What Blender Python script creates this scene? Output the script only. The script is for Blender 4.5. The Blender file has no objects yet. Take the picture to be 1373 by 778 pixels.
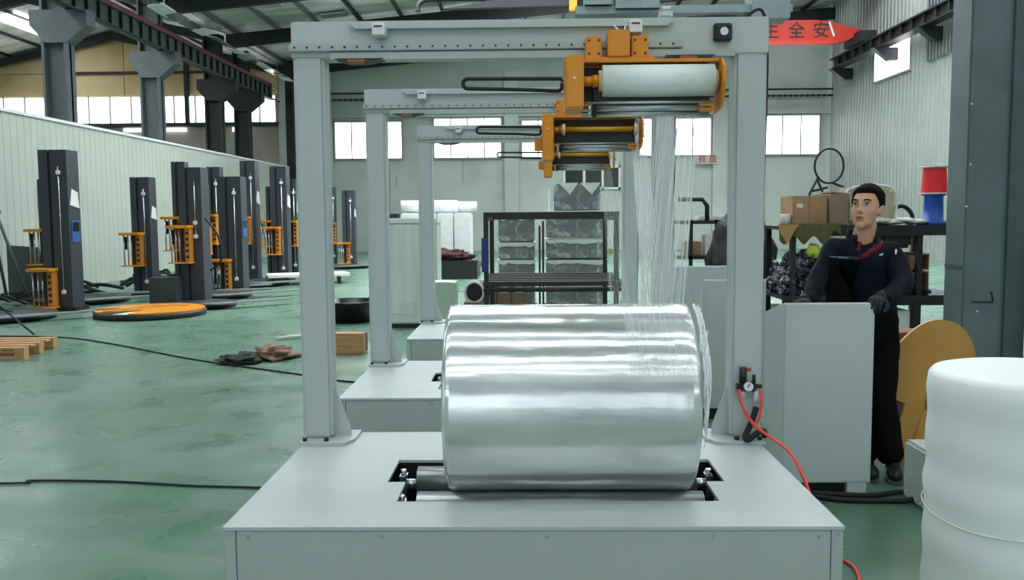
import bpy, bmesh, math, random
from mathutils import Vector, Matrix, Euler
import mathutils.noise as mnoise
random.seed(7)
S = bpy.context.scene
C = bpy.context.collection
PI = math.pi

# ------------------------------------------------------------------ camera, world, exposure
cd = bpy.data.cameras.new('camera'); cam = bpy.data.objects.new('camera', cd); C.objects.link(cam)
cd.sensor_width = 36.0; cd.lens = 1178.8 / 1373 * 36; cd.clip_end = 300; cd.clip_start = 0.05
def cam_matrix(pitch, yaw, roll):
    f = Vector((-math.sin(yaw)*math.cos(pitch), math.cos(yaw)*math.cos(pitch), -math.sin(pitch)))
    r = Vector((math.cos(yaw), math.sin(yaw), 0)); u = r.cross(f)
    r2 = r*math.cos(roll) - u*math.sin(roll); u2 = r*math.sin(roll) + u*math.cos(roll)
    m = Matrix((r2, u2, -f)).transposed().to_4x4(); m.translation = (0, 0, 1.5); return m
cam.matrix_world = cam_matrix(.0843, .0178, .0076)
S.camera = cam
W = bpy.data.worlds.new('world'); S.world = W; W.use_nodes = True
W.node_tree.nodes['Background'].inputs[0].default_value = (.80, .90, 1.0, 1)
W.node_tree.nodes['Background'].inputs[1].default_value = 1.7
S.view_settings.view_transform = 'Standard'; S.view_settings.look = 'None'
S.view_settings.exposure = 0.0; S.view_settings.gamma = 1.0; S.view_settings.use_curve_mapping = False
SKY_E = 14.5      # roof skylights, real and added ones
WIN_E = 3.8       # window panes

# ------------------------------------------------------------------ materials
def lin(c):
    c /= 255.0
    return c/12.92 if c <= .04045 else ((c+.055)/1.055)**2.4
def rgb(h): return (lin(int(h[0:2],16)), lin(int(h[2:4],16)), lin(int(h[4:6],16)), 1)
MC = {}
def mat(name, col, rough=.5, metal=0, var=0.0, vscale=6, col2=None, bump=0.0, bscale=40, emit=0, alpha=1, coat=0, stretch=None, spec=None):
    if name in MC: return MC[name]
    m = bpy.data.materials.new(name); m.use_nodes = True; MC[name] = m
    nt = m.node_tree; b = nt.nodes['Principled BSDF']
    b.inputs['Base Color'].default_value = rgb(col); b.inputs['Roughness'].default_value = rough
    b.inputs['Metallic'].default_value = metal
    if spec is not None: b.inputs['Specular IOR Level'].default_value = spec
    if coat: b.inputs['Coat Weight'].default_value = coat
    if alpha < 1: b.inputs['Alpha'].default_value = alpha
    tc = nt.nodes.new('ShaderNodeTexCoord'); mp = nt.nodes.new('ShaderNodeMapping')
    nt.links.new(tc.outputs['Object'], mp.inputs[0])
    if stretch: mp.inputs['Scale'].default_value = stretch
    # every surface carries at least a faint procedural tone variation
    n = nt.nodes.new('ShaderNodeTexNoise'); n.inputs['Scale'].default_value = vscale; n.inputs['Detail'].default_value = 5
    nt.links.new(mp.outputs[0], n.inputs['Vector'])
    r = nt.nodes.new('ShaderNodeValToRGB'); r.color_ramp.elements[0].position = .35; r.color_ramp.elements[1].position = .68
    k = 1 - (var if var else .05)
    a = rgb(col); c2 = rgb(col2) if col2 else (a[0]*k, a[1]*k, a[2]*k, 1)
    r.color_ramp.elements[0].color = a; r.color_ramp.elements[1].color = c2
    nt.links.new(n.outputs[0], r.inputs[0]); nt.links.new(r.outputs[0], b.inputs['Base Color'])
    if bump:
        n2 = nt.nodes.new('ShaderNodeTexNoise'); n2.inputs['Scale'].default_value = bscale; n2.inputs['Detail'].default_value = 4
        nt.links.new(mp.outputs[0], n2.inputs['Vector'])
        bn = nt.nodes.new('ShaderNodeBump'); bn.inputs['Strength'].default_value = bump; bn.inputs['Distance'].default_value = .02
        nt.links.new(n2.outputs[0], bn.inputs['Height']); nt.links.new(bn.outputs[0], b.inputs['Normal'])
    if emit:
        nt.links.new(r.outputs[0], b.inputs['Emission Color']); b.inputs['Emission Strength'].default_value = emit
    return m
paint   = mat('machine paint', 'B3BFBC', .5, var=.04, vscale=3)
paint_d = mat('machine panel paint', 'A9B5B1', .45, var=.04, vscale=3)
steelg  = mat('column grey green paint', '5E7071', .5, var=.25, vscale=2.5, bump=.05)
dkcol   = mat('dark column paint', '566061', .6, var=.2, vscale=2)
black   = mat('black', '17191B', .5)
blackr  = mat('black rubber', '141516', .7)
dkmetal = mat('dark steel', '2A2C2F', .45, .3, var=.2)
rafter  = mat('dark rafter', '1F2223', .7, var=.3)
charcoal= mat('charcoal mast paint', '363C42', .45, var=.08)
orange  = mat('machine orange', 'D98C0A', .4, var=.06)
spindle = mat('spindle gold', 'C08A22', .35, .3)
cream   = mat('cream plastic', 'D8CDB0', .5)
chrome  = mat('bright steel', 'C9CFD0', .22, .9, var=.1)
alu     = mat('aluminium roller', 'BFC5C6', .3, .85, var=.15, vscale=10)
white   = mat('white plastic', 'E2E6E4', .45)
whitep  = mat('white paper', 'DCDEDA', .7, var=.1)
filmw   = mat('white film roll', 'DDEBE6', .3, var=.06, vscale=9, stretch=(.2,4,4))
red     = mat('red paint', 'D2301C', .45, var=.15)
redhose = mat('red hose', 'E8483E', .4)
carton  = mat('brown carton', 'A98662', .8, var=.25, vscale=4)
carton2 = mat('dull carton', '8A7762', .8, var=.25, vscale=4)
wood    = mat('raw wood', 'B98F5E', .7, var=.3, vscale=5, stretch=(1,8,8), bump=.1)
wood_d  = mat('dark wood', '6A4A33', .7, var=.35, vscale=5, stretch=(8,8,1))
beige   = mat('beige cladding', 'CDB68C', .85, var=.2, vscale=.6, col2='B59A70')
beigew  = mat('grey beige wall', '9A938A', .85, var=.2, vscale=.8)
blue    = mat('blue', '23448C', .45)
sky_m   = mat('skylight sheet', 'F4FAFF', .5, emit=SKY_E)
pane_m  = mat('daylit glass', 'F4F9FB', .3, emit=WIN_E, var=.04, vscale=1.2)

def wall_mat():
    m = mat('plaster back wall', 'BCC3BC', .85, var=.2, vscale=.5, col2='A9B2AB', bump=.1, bscale=2); return m
wallm = wall_mat()
corrm = mat('corrugated cladding', '9BA19D', .42, .15, var=.12, vscale=1.2)
partm = mat('partition panel', 'B4BCB2', .4, var=.08, vscale=.7, col2='A9B3A9')
roofm = mat('silver roof sheet', 'E2E2DE', .42, .12, var=.5, vscale=1.1, bump=.5, bscale=2.5, stretch=(.5,1.6,1))

def floor_mat():
    m = bpy.data.materials.new('green epoxy floor'); m.use_nodes = True; nt = m.node_tree; N = nt.nodes; L = nt.links
    b = N['Principled BSDF']; tc = N.new('ShaderNodeTexCoord')
    def noise(sc, det, vec=None, dist=0):
        n = N.new('ShaderNodeTexNoise'); n.inputs['Scale'].default_value = sc; n.inputs['Detail'].default_value = det
        n.inputs['Distortion'].default_value = dist; L.new(vec or tc.outputs['Object'], n.inputs['Vector']); return n
    def ramp(n, stops):
        r = N.new('ShaderNodeValToRGB'); e = r.color_ramp.elements
        e[0].position, e[0].color = stops[0]; e[1].position, e[1].color = stops[-1]
        for p, c in stops[1:-1]: x = e.new(p); x.color = c
        L.new(n.outputs[0], r.inputs[0]); return r
    def mix(f, a, bb):
        x = N.new('ShaderNodeMixRGB'); L.new(f, x.inputs[0])
        if isinstance(a, tuple): x.inputs[1].default_value = a
        else: L.new(a, x.inputs[1])
        if isinstance(bb, tuple): x.inputs[2].default_value = bb
        else: L.new(bb, x.inputs[2])
        return x
    base = ramp(noise(.45, 6, dist=.4), [(.3, rgb('4A735E')), (.5, rgb('5A7D6B')), (.72, rgb('728A7D'))])
    mp = N.new('ShaderNodeMapping'); mp.inputs['Scale'].default_value = (.6, 2.4, 1); L.new(tc.outputs['Object'], mp.inputs[0])
    worn = ramp(noise(1.5, 8, mp.outputs[0], .6), [(.52, (0,0,0,1)), (.80, (.6,.6,.6,1))])
    c1 = mix(worn.outputs[0], base.outputs[0], rgb('828E82'))
    dark = ramp(noise(3.1, 8, dist=.8), [(.56, (0,0,0,1)), (1.0, (.6,.6,.6,1))])
    c2 = mix(dark.outputs[0], c1.outputs[0], rgb('2E5242'))
    L.new(c2.outputs[0], b.inputs['Base Color'])
    rr = ramp(noise(2.2, 5), [(.3, (.22,.22,.22,1)), (.7, (.42,.42,.42,1))]); L.new(rr.outputs[0], b.inputs['Roughness'])
    bn = N.new('ShaderNodeBump'); bn.inputs['Strength'].default_value = .15; bn.inputs['Distance'].default_value = .01
    L.new(noise(7, 6).outputs[0], bn.inputs['Height']); L.new(bn.outputs[0], b.inputs['Normal'])
    return m
def clear_film(name, alpha, stripes=False, tint='DDE8E6', lo=.05):
    m = bpy.data.materials.new(name); m.use_nodes = True; nt = m.node_tree; N = nt.nodes; L = nt.links
    b = N['Principled BSDF']; b.inputs['Base Color'].default_value = rgb(tint); b.inputs['Roughness'].default_value = .18
    tc = N.new('ShaderNodeTexCoord'); mp = N.new('ShaderNodeMapping'); L.new(tc.outputs['UV' if stripes else 'Object'], mp.inputs[0])
    n = N.new('ShaderNodeTexNoise'); n.inputs['Detail'].default_value = 6
    if stripes: mp.inputs['Scale'].default_value = (17, .5, 1); n.inputs['Scale'].default_value = 2.2
    else: n.inputs['Scale'].default_value = 5; n.inputs['Distortion'].default_value = 1.5
    L.new(mp.outputs[0], n.inputs['Vector'])
    r = N.new('ShaderNodeValToRGB'); e = r.color_ramp.elements
    e[0].position = .45; e[0].color = (lo,)*3+(1,); e[1].position = .66; e[1].color = (alpha,)*3+(1,)
    L.new(n.outputs[0], r.inputs[0]); L.new(r.outputs[0], b.inputs['Alpha'])
    bn = N.new('ShaderNodeBump'); bn.inputs['Strength'].default_value = .6; bn.inputs['Distance'].default_value = .01
    L.new(n.outputs[0], bn.inputs['Height']); L.new(bn.outputs[0], b.inputs['Normal'])
    MC[name] = m; return m
film_s = clear_film('stretch film strands', .55, True, 'F2FAF8', .06)
film_c = clear_film('crinkled film', .55, False, 'E8F0EE', .06)

def reel_mat():
    m = bpy.data.materials.new('silver film wound reel'); m.use_nodes = True; nt = m.node_tree; N = nt.nodes; L = nt.links
    b = N['Principled BSDF']; b.inputs['Metallic'].default_value = .62
    tc = N.new('ShaderNodeTexCoord'); mp = N.new('ShaderNodeMapping'); mp.inputs['Scale'].default_value = (.55, 2.2, 2.2)
    L.new(tc.outputs['Object'], mp.inputs[0])
    n = N.new('ShaderNodeTexNoise'); n.inputs['Scale'].default_value = 2.6; n.inputs['Detail'].default_value = 5; n.inputs['Distortion'].default_value = .8
    L.new(mp.outputs[0], n.inputs['Vector'])
    r = N.new('ShaderNodeValToRGB'); r.color_ramp.elements[0].color = rgb('EDF1F0'); r.color_ramp.elements[1].color = rgb('B9C1BE')
    r.color_ramp.elements[0].position = .35; r.color_ramp.elements[1].position = .7
    L.new(n.outputs[0], r.inputs[0]); L.new(r.outputs[0], b.inputs['Base Color'])
    b.inputs['Roughness'].default_value = .17
    n2 = N.new('ShaderNodeTexNoise'); n2.inputs['Scale'].default_value = 5; n2.inputs['Detail'].default_value = 3
    L.new(mp.outputs[0], n2.inputs['Vector'])
    bn = N.new('ShaderNodeBump'); bn.inputs['Strength'].default_value = .12; bn.inputs['Distance'].default_value = .02
    L.new(n2.outputs[0], bn.inputs['Height']); L.new(bn.outputs[0], b.inputs['Normal'])
    return m

# ------------------------------------------------------------------ mesh helpers
class B:
    """collects shapes (world coordinates) into one mesh; built relative to an origin"""
    def __init__(s, o=(0,0,0)): s.v = []; s.f = []; s.o = Vector(o); s.sm = []
    def add(s, vs, fs, smooth=False):
        n = len(s.v); s.v += [Vector(v) for v in vs]; s.f += [tuple(i+n for i in f) for f in fs]; s.sm += [smooth]*len(fs); return s
    def box(s, x0, x1, y0, y1, z0, z1, rot=None, pivot=None):
        vs = [Vector((x,y,z)) for x in (x0,x1) for y in (y0,y1) for z in (z0,z1)]
        if rot is not None:
            p = Vector(pivot) if pivot else Vector(((x0+x1)/2,(y0+y1)/2,(z0+z1)/2)); R = Euler(rot).to_matrix()
            vs = [p + R@(v-p) for v in vs]
        return s.add(vs, [(0,1,3,2),(4,6,7,5),(0,4,5,1),(2,3,7,6),(0,2,6,4),(1,5,7,3)])
    def bbox(s, x0, x1, y0, y1, z0, z1, bev=.008, rot=None):
        """box with bevelled edges"""
        bm = bmesh.new(); bmesh.ops.create_cube(bm, size=1)
        for v in bm.verts: v.co = Vector((v.co.x*(x1-x0), v.co.y*(y1-y0), v.co.z*(z1-z0)))
        bmesh.ops.bevel(bm, geom=bm.edges[:], offset=bev, segments=2, affect='EDGES')
        c = Vector(((x0+x1)/2,(y0+y1)/2,(z0+z1)/2)); R = Euler(rot or (0,0,0)).to_matrix()
        bm.verts.index_update()
        s.add([c + R@v.co for v in bm.verts], [tuple(v.index for v in f.verts) for f in bm.faces]); bm.free(); return s
    def cyl(s, a, b, r, n=16, r2=None, caps=True):
        a = Vector(a); b = Vector(b); d = (b-a).normalized(); u = d.orthogonal().normalized(); w = d.cross(u); r2 = r if r2 is None else r2
        vs = []
        for k in range(n):
            t = 2*PI*k/n; e = u*math.cos(t)+w*math.sin(t); vs += [a+e*r, b+e*r2]
        s.add(vs, [(2*k, (2*k+2)%(2*n), (2*k+3)%(2*n), 2*k+1) for k in range(n)], True)
        if caps: s.add(vs, [tuple(range(0,2*n,2))[::-1], tuple(range(1,2*n,2))])
        return s
    def tube(s, pts, r, n=8, closed=False):
        pts = [Vector(p) for p in pts]; m = len(pts); vs = []; u = None
        for i, p in enumerate(pts):
            if closed: d = pts[(i+1)%m]-pts[i-1]
            else: d = pts[min(i+1,m-1)]-pts[max(i-1,0)]
            d.normalize(); u = d.orthogonal().normalized() if u is None else (u-d*u.dot(d)).normalized(); w = d.cross(u)
            rr = r[i] if isinstance(r, (list,tuple)) else r
            vs += [p+(u*math.cos(2*PI*k/n)+w*math.sin(2*PI*k/n))*rr for k in range(n)]
        fs = []
        for i in range(m if closed else m-1):
            j = (i+1)%m
            fs += [(i*n+k, i*n+(k+1)%n, j*n+(k+1)%n, j*n+k) for k in range(n)]
        s.add(vs, fs, True)
        if not closed: s.add(vs[:n], [tuple(range(n))[::-1]]); s.add(vs[-n:], [tuple(range(n))])
        return s
    def prism(s, pts, axis, a, b):
        """outline pts (2D) extruded along axis from a to b"""
        f = {'x':lambda p,t:(t,p[0],p[1]), 'y':lambda p,t:(p[0],t,p[1]), 'z':lambda p,t:(p[0],p[1],t)}[axis]; n = len(pts)
        vs = [f(p,a) for p in pts]+[f(p,b) for p in pts]
        return s.add(vs, [tuple(range(n)), tuple(range(2*n-1,n-1,-1))]+[(i,(i+1)%n,n+(i+1)%n,n+i) for i in range(n)])
    def ell(s, c, r, R=None, n=16, m=10):
        c = Vector(c); vs = []; R = R or Matrix.Identity(3)
        for i in range(m+1):
            for k in range(n):
                t = PI*i/m; q = 2*PI*k/n; vs.append(c+R@Vector((r[0]*math.sin(t)*math.cos(q), r[1]*math.sin(t)*math.sin(q), r[2]*math.cos(t))))
        return s.add(vs, [(i*n+k,(i+1)*n+k,(i+1)*n+(k+1)%n,i*n+(k+1)%n) for i in range(m) for k in range(n)], True)
    def lathe(s, prof, base, n=32):
        """profile (r,z) about the vertical axis at base"""
        bx, by, bz = base; vs = [(bx+r*math.cos(2*PI*k/n), by+r*math.sin(2*PI*k/n), bz+z) for r,z in prof for k in range(n)]
        return s.add(vs, [(i*n+k, i*n+(k+1)%n, (i+1)*n+(k+1)%n, (i+1)*n+k) for i in range(len(prof)-1) for k in range(n)], True)
    def obj(s, name, m, parent=None, uv=None, recalc=True):
        me = bpy.data.meshes.new(name); me.from_pydata([v-s.o for v in s.v], [], s.f)
        me.polygons.foreach_set('use_smooth', s.sm)
        if recalc:
            bm = bmesh.new(); bm.from_mesh(me); bmesh.ops.remove_doubles(bm, verts=bm.verts, dist=1e-5)
            bmesh.ops.recalc_face_normals(bm, faces=bm.faces); bm.to_mesh(me); bm.free()
        me.materials.append(m); o = bpy.data.objects.new(name, me); C.objects.link(o)
        if parent: o.parent = parent
        else: o.location = s.o
        return o
def tag(o, label=None, cat=None, group=None, kind=None):
    if label: o['label'] = label
    if cat: o['category'] = cat
    if group: o['group'] = group
    if kind: o['kind'] = kind
    return o
def thing(name, label, cat, loc, group=None):
    o = bpy.data.objects.new(name, None); C.objects.link(o); o.location = loc; o.empty_display_size = .1
    return tag(o, label, cat, group)
def dup(root, parent=None):
    c = root.copy(); C.objects.link(c); c.parent = parent
    for ch in list(root.children): dup(ch, c)
    return c
def struct(o): o['kind'] = 'structure'; return o
def smooth_path(pts, n=8, closed=False):
    """Catmull-Rom through pts"""
    P = [Vector(p) for p in pts]; m = len(P); out = []
    for i in range(m if closed else m-1):
        g = (lambda k: P[k % m]) if closed else (lambda k: P[max(0,min(m-1,k))])
        a,b,c,d = g(i-1),g(i),g(i+1),g(i+2)
        for k in range(n):
            t = k/n; out.append(.5*((2*b)+(c-a)*t+(2*a-5*b+4*c-d)*t*t+(3*b-a-3*c+d)*t**3))
    if not closed: out.append(P[-1])
    return out
def text_mesh(name, txt, size, m, depth=.003, parent=None, width=None):
    cu = bpy.data.curves.new(name,'FONT'); cu.body = txt; cu.size = size; cu.extrude = depth; cu.align_x = 'CENTER'; cu.align_y = 'CENTER'
    to = bpy.data.objects.new('tmp', cu); C.objects.link(to); dg = bpy.context.evaluated_depsgraph_get(); dg.update()
    me = bpy.data.meshes.new_from_object(to.evaluated_get(dg)); bpy.data.objects.remove(to)
    me.materials.clear(); me.materials.append(m); o = bpy.data.objects.new(name, me); C.objects.link(o)
    if parent: o.parent = parent
    return o

# ================================================================== SETTING
D = 38.0; XR = 12.9; XL = -10.6
fl = B(); fl.add([(-26,-14,0),(16,-14,0),(16,D+.2,0),(-26,D+.2,0)], [(0,1,2,3)]); struct(fl.obj('floor', floor_mat()))
# back wall of the main bay and of the left bay
def zroof(x): return 9.02+.092*x if x > XL else (9.45-.215*abs(x+17.5))
b = B(); b.prism([(XL,0),(XR+.2,0),(XR+.2,zroof(XR)+.1),(XL,zroof(-10.5)+.1)], 'y', D, D+.2); wb = struct(b.obj('wall_back', wallm))
for x0, x1 in ((-.95,-.35),(7.9,8.5),(-8.9,-8.3)):
    B().box(x0,x1,D-.22,D,0,7.6 if x0 < 7 else 9).obj('pilaster', wallm, wb)
B().box(-8.3,XR,D-.12,D-.002,5.72,5.86).obj('ledge', wallm, wb)
for k in range(8):
    x = -7+random.random()*19; z = 1.8+random.random()*1.8
    B().box(x,x+.02,D-.012,D,z,z+random.random()*1.3).obj('crack_line', mat('wall crack','5A605D',.9), wb)
b = B(); b.prism([(-25.5,0),(XL,0),(XL,zroof(XL-.01)),(-17.5,zroof(-17.5)),(-25.5,zroof(-25.5))], 'y', D, D+.2); wbl = struct(b.obj('wall_back_left_bay', beigew))
xs = [-25.5,-22.7,-19.8,-17.2,-14.5,-12.4,XL]
for i in range(len(xs)-1):
    x0, x1 = xs[i]+.015, xs[i+1]-.015
    B().prism([(x0,6.72),(x1,6.72),(x1,7.68)]+([] if x1 > 99 else [])+[(x0,7.68)], 'y', D-.05, D-.003).obj('cladding_panel', beige, wbl)
    top = [(x0,7.71),(x1,7.71),(x1,min(zroof(x1)-.1,9.4))]+([(-17.5,9.35)] if x0 < -17.5 < x1 else [])+[(x0,zroof(x0)-.1)]
    if zroof(x1) > 7.85 and zroof(x0) > 7.85: B().prism(top, 'y', D-.05, D-.003).obj('cladding_panel', beige, wbl)
B().box(-20.2,-13.4,D-.16,D-.06,7.66,7.76).obj('cross_bar', rafter, wbl)
for x in (-19.8,-14.5): B().box(x-.09,x+.09,D-.2,D-.06,5.5,8.5).obj('post', rafter, wbl)
B().box(-25.5,XL,D-.2,D,5.42,5.56).obj('sill', rafter, wbl)
# strip window of the left bay
sw = struct(thing('window_1', None, None, (-18,D-.1,6.1)))
xw = -25.2
while xw < XL-.2:
    x1 = min(xw+.92, XL-.1)
    o = B(sw.location).box(xw+.03,x1-.03,D-.09,D-.05,5.6,6.68).obj('pane', pane_m, sw)
    B(sw.location).box(x1-.03,x1+.03,D-.12,D-.04,5.56,6.72).obj('mullion', mat('grey window frame','8C9190',.5), sw)
    xw = x1
    if x1 > XL-.15: break
sw2 = struct(thing('window_2', None, None, (-16,D-.1,5.3)))
B(sw2.location).box(-17.3,-14.6,D-.1,D-.05,5.22,5.36).obj('pane', pane_m, sw2)
B(sw2.location).box(-12.6,-11.9,D-.1,D-.05,5.2,5.36).obj('pane', pane_m, sw2)
# windows of the main wall
wins = [(-8.2,-5.35,4.0,5.52,4),(-3.95,-1.1,4.0,5.64,4),(-.2,2.6,4.0,5.52,4),(4.75,7.82,4.03,5.55,4),(9.3,12.4,4.03,5.63,4)]
frame_m = MC['grey window frame']
for i,(x0,x1,z0,z1,n) in enumerate(wins):
    w = struct(thing('window_%d'%(i+3), None, None, (x0,D-.1,z0)))
    f = B(w.location)
    for a in ((x0-.06,x1+.06,z0-.07,z0),(x0-.06,x1+.06,z1,z1+.07),(x0-.06,x0,z0,z1),(x1,x1+.06,z0,z1)): f.box(a[0],a[1],D-.12,D,a[2],a[3])
    f.obj('window_frame', frame_m, w)
    for k in range(n):
        a = x0+(x1-x0)*k/n; c = x0+(x1-x0)*(k+1)/n
        B(w.location).box(a+.02,c-.02,D-.07,D-.03,z0,z1).obj('pane', pane_m, w)
        if k: B(w.location).box(a-.025,a+.025,D-.1,D-.02,z0,z1).obj('mullion', frame_m, w)
w = struct(thing('window_8', None, None, (2.4,D-.1,3)))
f = B(w.location)
for a in ((1.55,4.0,2.6,2.68),(1.55,4.0,3.52,3.6),(1.55,1.63,2.6,3.6),(3.92,4.0,2.6,3.6),(2.4,2.5,2.6,3.6),(3.2,3.28,2.6,3.6)): f.box(a[0],a[1],D-.1,D,a[2],a[3])
f.obj('window_frame', white, w)
for a,c in ((1.66,2.38),(2.52,3.18),(3.3,3.9)): B(w.location).box(a,c,D-.05,D-.02,2.7,3.5).obj('pane', mat('dark window glass','1D2523',.15), w)
# pipe rail along the back wall
b = B(); b.cyl((-8.3,D-.25,6.72),(XR,D-.25,6.72),.035).cyl((-8.3,D-.25,6.45),(XR,D-.25,6.45),.03)
for k in range(90): x = -8.2+k*.235; b.box(x,x+.09,D-.3,D-.2,6.4,6.5)
struct(b.obj('trim_1', black))
# white brick return of the left corner
br = mat('white painted brick','C9CFCC',.8,var=.15,vscale=3)
ret = struct(B().box(-10.55,-9.35,D-.32,D-.2,0,5.5).obj('trim_2', mat('brick mortar','A9AFAC',.9)))
me0 = None; n = 0
for r in range(48):
    for k in range(5):
        x = -10.55+.24*k+(.12 if r%2 else 0)
        if x+.22 > -9.34 or z_ < 0 if False else x+.22 > -9.34: continue
        z = 2.6+r*.06
        if z > 5.42: continue
        if me0 is None:
            o = B((x,D-.33,z)).box(x,x+.225,D-.335,D-.318,z,z+.05).obj('brick', br); me0 = o.data
        else: o = bpy.data.objects.new('brick', me0); C.objects.link(o); o.location = (x,D-.33,z)
        o.parent = ret; n += 1
# corrugated right wall: real folds
def corr(name, x, y0, y1, z0, zf, pitch, depth, m, side):
    b = B(); vs = []; n = int((y1-y0)/pitch)
    prof = [(0,0),(.62,0),(.70,1),(.92,1)]
    for k in range(n+1):
        for t,d in prof:
            y = y0+(k+t)*pitch
            if y > y1: break
            vs.append((x+side*depth*d, y))
    V = [(a,c,z0) for a,c in vs]+[(a,c,zf) for a,c in vs]; n = len(vs)
    V += [(x-side*.06, c, z0) for a,c in vs]+[(x-side*.06, c, zf) for a,c in vs]
    F = [(i,i+1,n+i+1,n+i) for i in range(n-1)]+[(2*n+i,3*n+i,3*n+i+1,2*n+i+1) for i in range(n-1)]+[(n+i,n+i+1,3*n+i+1,3*n+i) for i in range(n-1)]
    F += [(0,n,3*n,2*n),(n-1,3*n-1,4*n-1,2*n-1)]+[(i,2*n+i,2*n+i+1,i+1) for i in range(n-1)]
    b.add(V,F); return struct(b.obj(name, m))
wr = corr('wall_right', XR, -8, D, 0, zroof(XR), .30, .05, corrm, -1)
for i,y0 in enumerate((30.1,13.0,1.0)):
    w = struct(thing('window_%d'%(i+9), None, None, (XR-.1,y0+1.5,6.8)))
    f = B(w.location)
    for a in ((y0-.06,y0+3.06,6.24,6.3),(y0-.06,y0+3.06,7.32,7.38),(y0-.06,y0,6.3,7.32),(y0+3,y0+3.06,6.3,7.32)): f.box(XR-.12,XR-.03,a[0],a[1],a[2],a[3])
    f.obj('window_frame', corrm, w)
    B(w.location).box(XR-.1,XR-.06,y0,y0+3,6.3,7.32).obj('pane', pane_m, w)
w = struct(thing('window_12', None, None, (XR-.1,27,8)))
lm = mat('louvre metal','7D8684',.5,.3)
for k in range(16):
    y = 25.4+k*.22; B(w.location).box(XR-.16,XR-.06,y,y+.08,6.3,8.6).obj('slat', lm, w)
# white ribbed partition on the left
wl = corr('wall_left', -10.0, 2, 37.4, 0, 3.56, .24, .012, partm, 1)
B().box(-10.09,-9.95,2,37.4,3.56,3.62).obj('top_rail', white, wl)
struct(corr('wall_far_left', -25.5, 0, D, 0, 7.8, .5, .05, beigew, 1))
# wall behind the viewer with a door opening; unseen windows added for front fill
wf = struct(B().box(-25.5,-3.2,-9.2,-9,0,8).box(3.2,XR+.2,-9.2,-9,0,8.2).box(-3.2,3.2,-9.2,-9,4.2,8.2).obj('wall_front', wallm))
for i,x0 in enumerate((-9.5,-5.6,4.4,8.3)):
    w = struct(thing('window_%d'%(13+i), None, None, (x0,-8.95,4.0)))
    for k in range(3): B(w.location).box(x0+k*.95+.03,x0+k*.95+.92,-8.99,-8.95,4.0,5.5).obj('pane', pane_m, w)
# ceiling
b = B(); y0,y1 = -10,D+.2
b.add([(XL,y0,zroof(-10.5)),(XR+.2,y0,zroof(XR+.2)),(XR+.2,y1,zroof(XR+.2)),(XL,y1,zroof(-10.5)),
       (XL,y0,zroof(-10.5)+.12),(XR+.2,y0,zroof(XR+.2)+.12),(XR+.2,y1,zroof(XR+.2)+.12),(XL,y1,zroof(-10.5)+.12)],
      [(0,3,2,1),(4,5,6,7),(0,1,5,4),(1,2,6,5),(2,3,7,6),(3,0,4,7)])
ceil = struct(b.obj('ceiling', roofm))
b = B()
for s0,s1 in ((-25.7,-17.5),(-17.5,XL-.02)):
    za, zb = zroof(s0), zroof(s1)
    b.add([(s0,y0,za),(s1,y0,zb),(s1,y1,zb),(s0,y1,za),(s0,y0,za+.12),(s1,y0,zb+.12),(s1,y1,zb+.12),(s0,y1,za+.12)],
          [(0,3,2,1),(4,5,6,7),(0,1,5,4),(1,2,6,5),(2,3,7,6),(3,0,4,7)])
b.obj('roof_slope', roofm, ceil)
def along(name, xa, xb, ya, yb, off0, off1, m, z=zroof):   # a bar or sheet following the roof slope
    za, zb = z(xa), z(xb)
    return B().add([(x,y,zz+o) for x,zz in ((xa,za),(xb,zb)) for y in (ya,yb) for o in (off0,off1)],
        [(0,1,3,2),(4,6,7,5),(0,4,5,1),(2,3,7,6),(0,2,6,4),(1,5,7,3)]).obj(name, m, ceil)
frames = [-5,.2,5.4,10.4,15.7,20.9,26.1,31.3,37.7]
for y in frames:
    along('rafter', -10.5, XR, y-.1, y+.1, -.62, -.16, rafter)
    along('rafter', -25.4, -17.5, y-.1, y+.1, -.40, -.1, rafter); along('rafter', -17.5, XL-.02, y-.1, y+.1, -.40, -.1, rafter)
x = -10.2
pur = mat('purlin steel','6B6D6C',.5,.4)
while x < XR:
    along('purlin', x, x+.07, -9, D, -.16, -.005, pur if int(x*7)%2 else rafter); x += 1.45
x = -25
while x < XL-.3:
    if abs(x+17.5) > .3: along('purlin', x, x+.07, 8, D, -.1, -.003, rafter)
    x += 1.5
# skylights: translucent sheets down the slope; those out of view are added for light
for ya, xa, xb, wd in ((-6.9,-8,11,.22),(-4.6,-8,11,.22),(-2.2,-8,11,.24),(1.4,-8,11,.24),(3.2,-8,11,.18),(7.4,-8,11,.20),(12.2,-6,12,1.1),(16.4,-6,12,2.2),(21.4,-6,12,2.4),(24.7,-6,12,1.2),(28.3,-.5,12.5,1.5),(33.0,-3.2,2.4,.5),(35.2,9.5,12,.5)):
    along('skylight_or_fill', xa, xb, ya, ya+wd, -.03, -.004, sky_m)
for x0, ya, yb in ((-19.75,32.9,36.3),(-19.75,12,30),(-21.5,12,30),(-15.6,12,27),(-13.2,12,27)):  # first sheet real; the rest out of view, added to brighten the gable
    along('skylight_or_fill', x0, x0+.95, ya, yb, -.03, -.004, sky_m)
# silver insulation and light trays by the left eave
for k in range(16):
    y = 20+k*1.0
    B().box(-9.75,-9.35,y,y+.86,6.95+random.random()*.05,7.0, rot=(random.uniform(-.04,.04),random.uniform(-.3,.3),0)).obj('tray', chrome if k%3 else white, ceil)
for k in range(7):
    y = 26.3+random.random()*10; x = -9+random.random()*3
    along('foil_patch', x, x+.9, y, y+.6, -.09, -.05, mat('silver foil','D5DBDD',.25,.6,bump=.8,bscale=3))

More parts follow.
